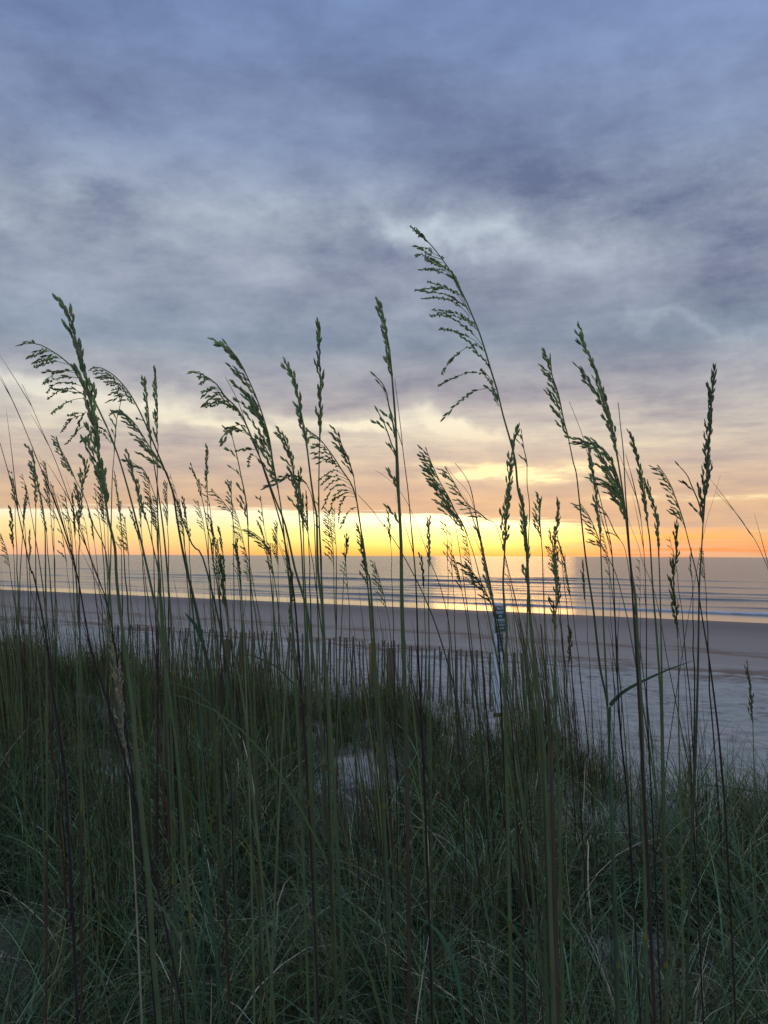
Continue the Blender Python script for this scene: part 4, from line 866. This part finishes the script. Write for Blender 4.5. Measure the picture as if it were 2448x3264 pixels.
# the crest drops away to the right, so does the grass
def right_thin(X, Y): return np.clip((1.1 - .35 * sst(X / Y, .12, .42)) * (1 - .9 * sst(Y - toe(X), -.3, 1.0) * sst(X, -1.2, .2)), .03, 1)
xy = scatter(38000, 1.6, 5.2, .50, 11); grass('dune_grass', 'thick dark green dune grass filling the foreground', len(xy), xy, lens(xy, .16, .62, 1), lens(xy, .0018, .0046, 2), (.3, 3.2), PAL, seed=3)
xy = scatter(36000, 4.6, 9.4, .50, 12, fn=right_thin); grass('crest_grass', 'dune grass covering the crest and thinning out to the right', len(xy), xy, lens(xy, .16, .58, 3) * (.65 + .5 * np.random.default_rng(77).random(len(xy))), lens(xy, .0025, .005, 4), (.1, 2.2), PAL, K=6, seed=4)
def leftish(X, Y): return np.clip(sst(-X / Y, -.16, .22), .02, 1)
xy = scatter(26000, 8.2, 13.5, .50, 13, fn=leftish); grass('far_slope_grass', 'taller grass on the higher left end of the dune', len(xy), xy, lens(xy, .22, .62, 5) * (.30 + 1.15 * sst(waves2(xy[:, 0], xy[:, 1], 1.1, 6), -.4, .4)), lens(xy, .003, .006, 6), (.1, 1.7), [((.13, .19, .065), 4), ((.09, .145, .055), 3), ((.15, .165, .05), 2), ((.035, .055, .026), 2), ((.40, .32, .18), 1.2), ((.16, .085, .05), .9)], K=6, seed=5)
# upright shoots
def shoots(X, Y): return np.clip(1.0 - .85 * sst(X / Y, .16, .34), .05, 1)
xy = scatter(1300, 3.2, 8.0, .50, 14, sig=.09, fn=shoots)
grass('upright_shoots', 'straight upright green shoots rising out of the grass', len(xy), xy, lens(xy, .50, 1.05, 7), lens(xy, .0025, .0055, 8), (.0, .5), [((.10, .135, .048), 4), ((.04, .07, .045), 2), ((.12, .14, .045), 1), ((.07, .035, .03), 1.4), ((.03, .02, .02), .8)], K=7, seed=6, lean0=(.0, .17), windx=-.20)
def fencefoot(X, Y): return np.clip(1 - .9 * sst(X, 2.2, 3.4), .02, 1)
xy = scatter(2500, 12.5, 17.5, .30, 15, fn=lambda X, Y: .3 * np.clip(sst(X, -5, -1), .1, 1) * fencefoot(X, Y)); grass('toe_grass', 'sparse tufts at the foot of the dune near the fence', len(xy), xy, lens(xy, .15, .4, 9), lens(xy, .003, .006, 10), (.1, 1.2), PAL, K=5, seed=7)

def tallf(X, Y): u = X / Y; return np.clip(1.0 - .8 * sst(u, .0, .08) + .75 * np.exp(-((u - .19) / .03) ** 2) - .8 * np.exp(-((u - .128) / .02) ** 2) - .3 * np.exp(-((u + .02) / .05) ** 2) - .5 * sst(u, .26, .36), .04, 1)
xy = scatter(700, 3.0, 7.5, .46, 16, sig=.07, fn=tallf)
grass('tall_culms', 'thin leafless green and brown culms standing up in front of the beach and sea', len(xy), xy, lens(xy, .85, 1.55, 11), lens(xy, .0035, .0075, 12), (.0, .16), [((.12, .155, .060), 4), ((.07, .095, .042), 2), ((.15, .17, .055), 1.5), ((.09, .045, .035), 2), ((.03, .02, .02), 1.2)], K=8, seed=8, lean0=(.0, .10), windx=-.22)
xy = scatter(13000, 1.7, 5.6, .50, 17)
grass('arching_leaves', 'long arching teal and straw leaves looping over the foreground grass', len(xy), xy, lens(xy, .40, .95, 13), lens(xy, .0026, .0068, 14), (1.0, 4.2), [((.11, .185, .08), 5), ((.05, .075, .035), 3), ((.19, .31, .165), 2), ((.19, .21, .07), 1.2), ((.55, .46, .28), 1.1)], K=10, seed=9, lean0=(.1, .6))

xy = scatter(2200, 1.5, 3.4, .50, 18)
grass('near_tufts', 'fine arching blades and dry leaves closest to the viewer', len(xy), xy, lens(xy, .35, .80, 15), lens(xy, .0022, .0052, 16), (.8, 3.6), [((.09, .15, .075), 4), ((.05, .08, .04), 3), ((.19, .29, .17), 1.6), ((.20, .23, .08), 1), ((.55, .46, .28), 1.0)], K=12, seed=10, lean0=(.15, .7))

xy = scatter(1500, 7.4, 12.0, .50, 19, sig=.12, fn=lambda X, Y: np.clip(sst(-X / Y, -.10, .25), .02, 1))
grass('left_ridge_culms', 'tall thin culms rising from the higher left end of the dune', len(xy), xy, lens(xy, .55, 1.15, 17), lens(xy, .004, .007, 18), (.0, .3), [((.10, .15, .06), 4), ((.055, .085, .04), 2), ((.15, .17, .055), 1.5), ((.09, .05, .035), 1.5)], K=7, seed=11, lean0=(.0, .14), windx=-.2)
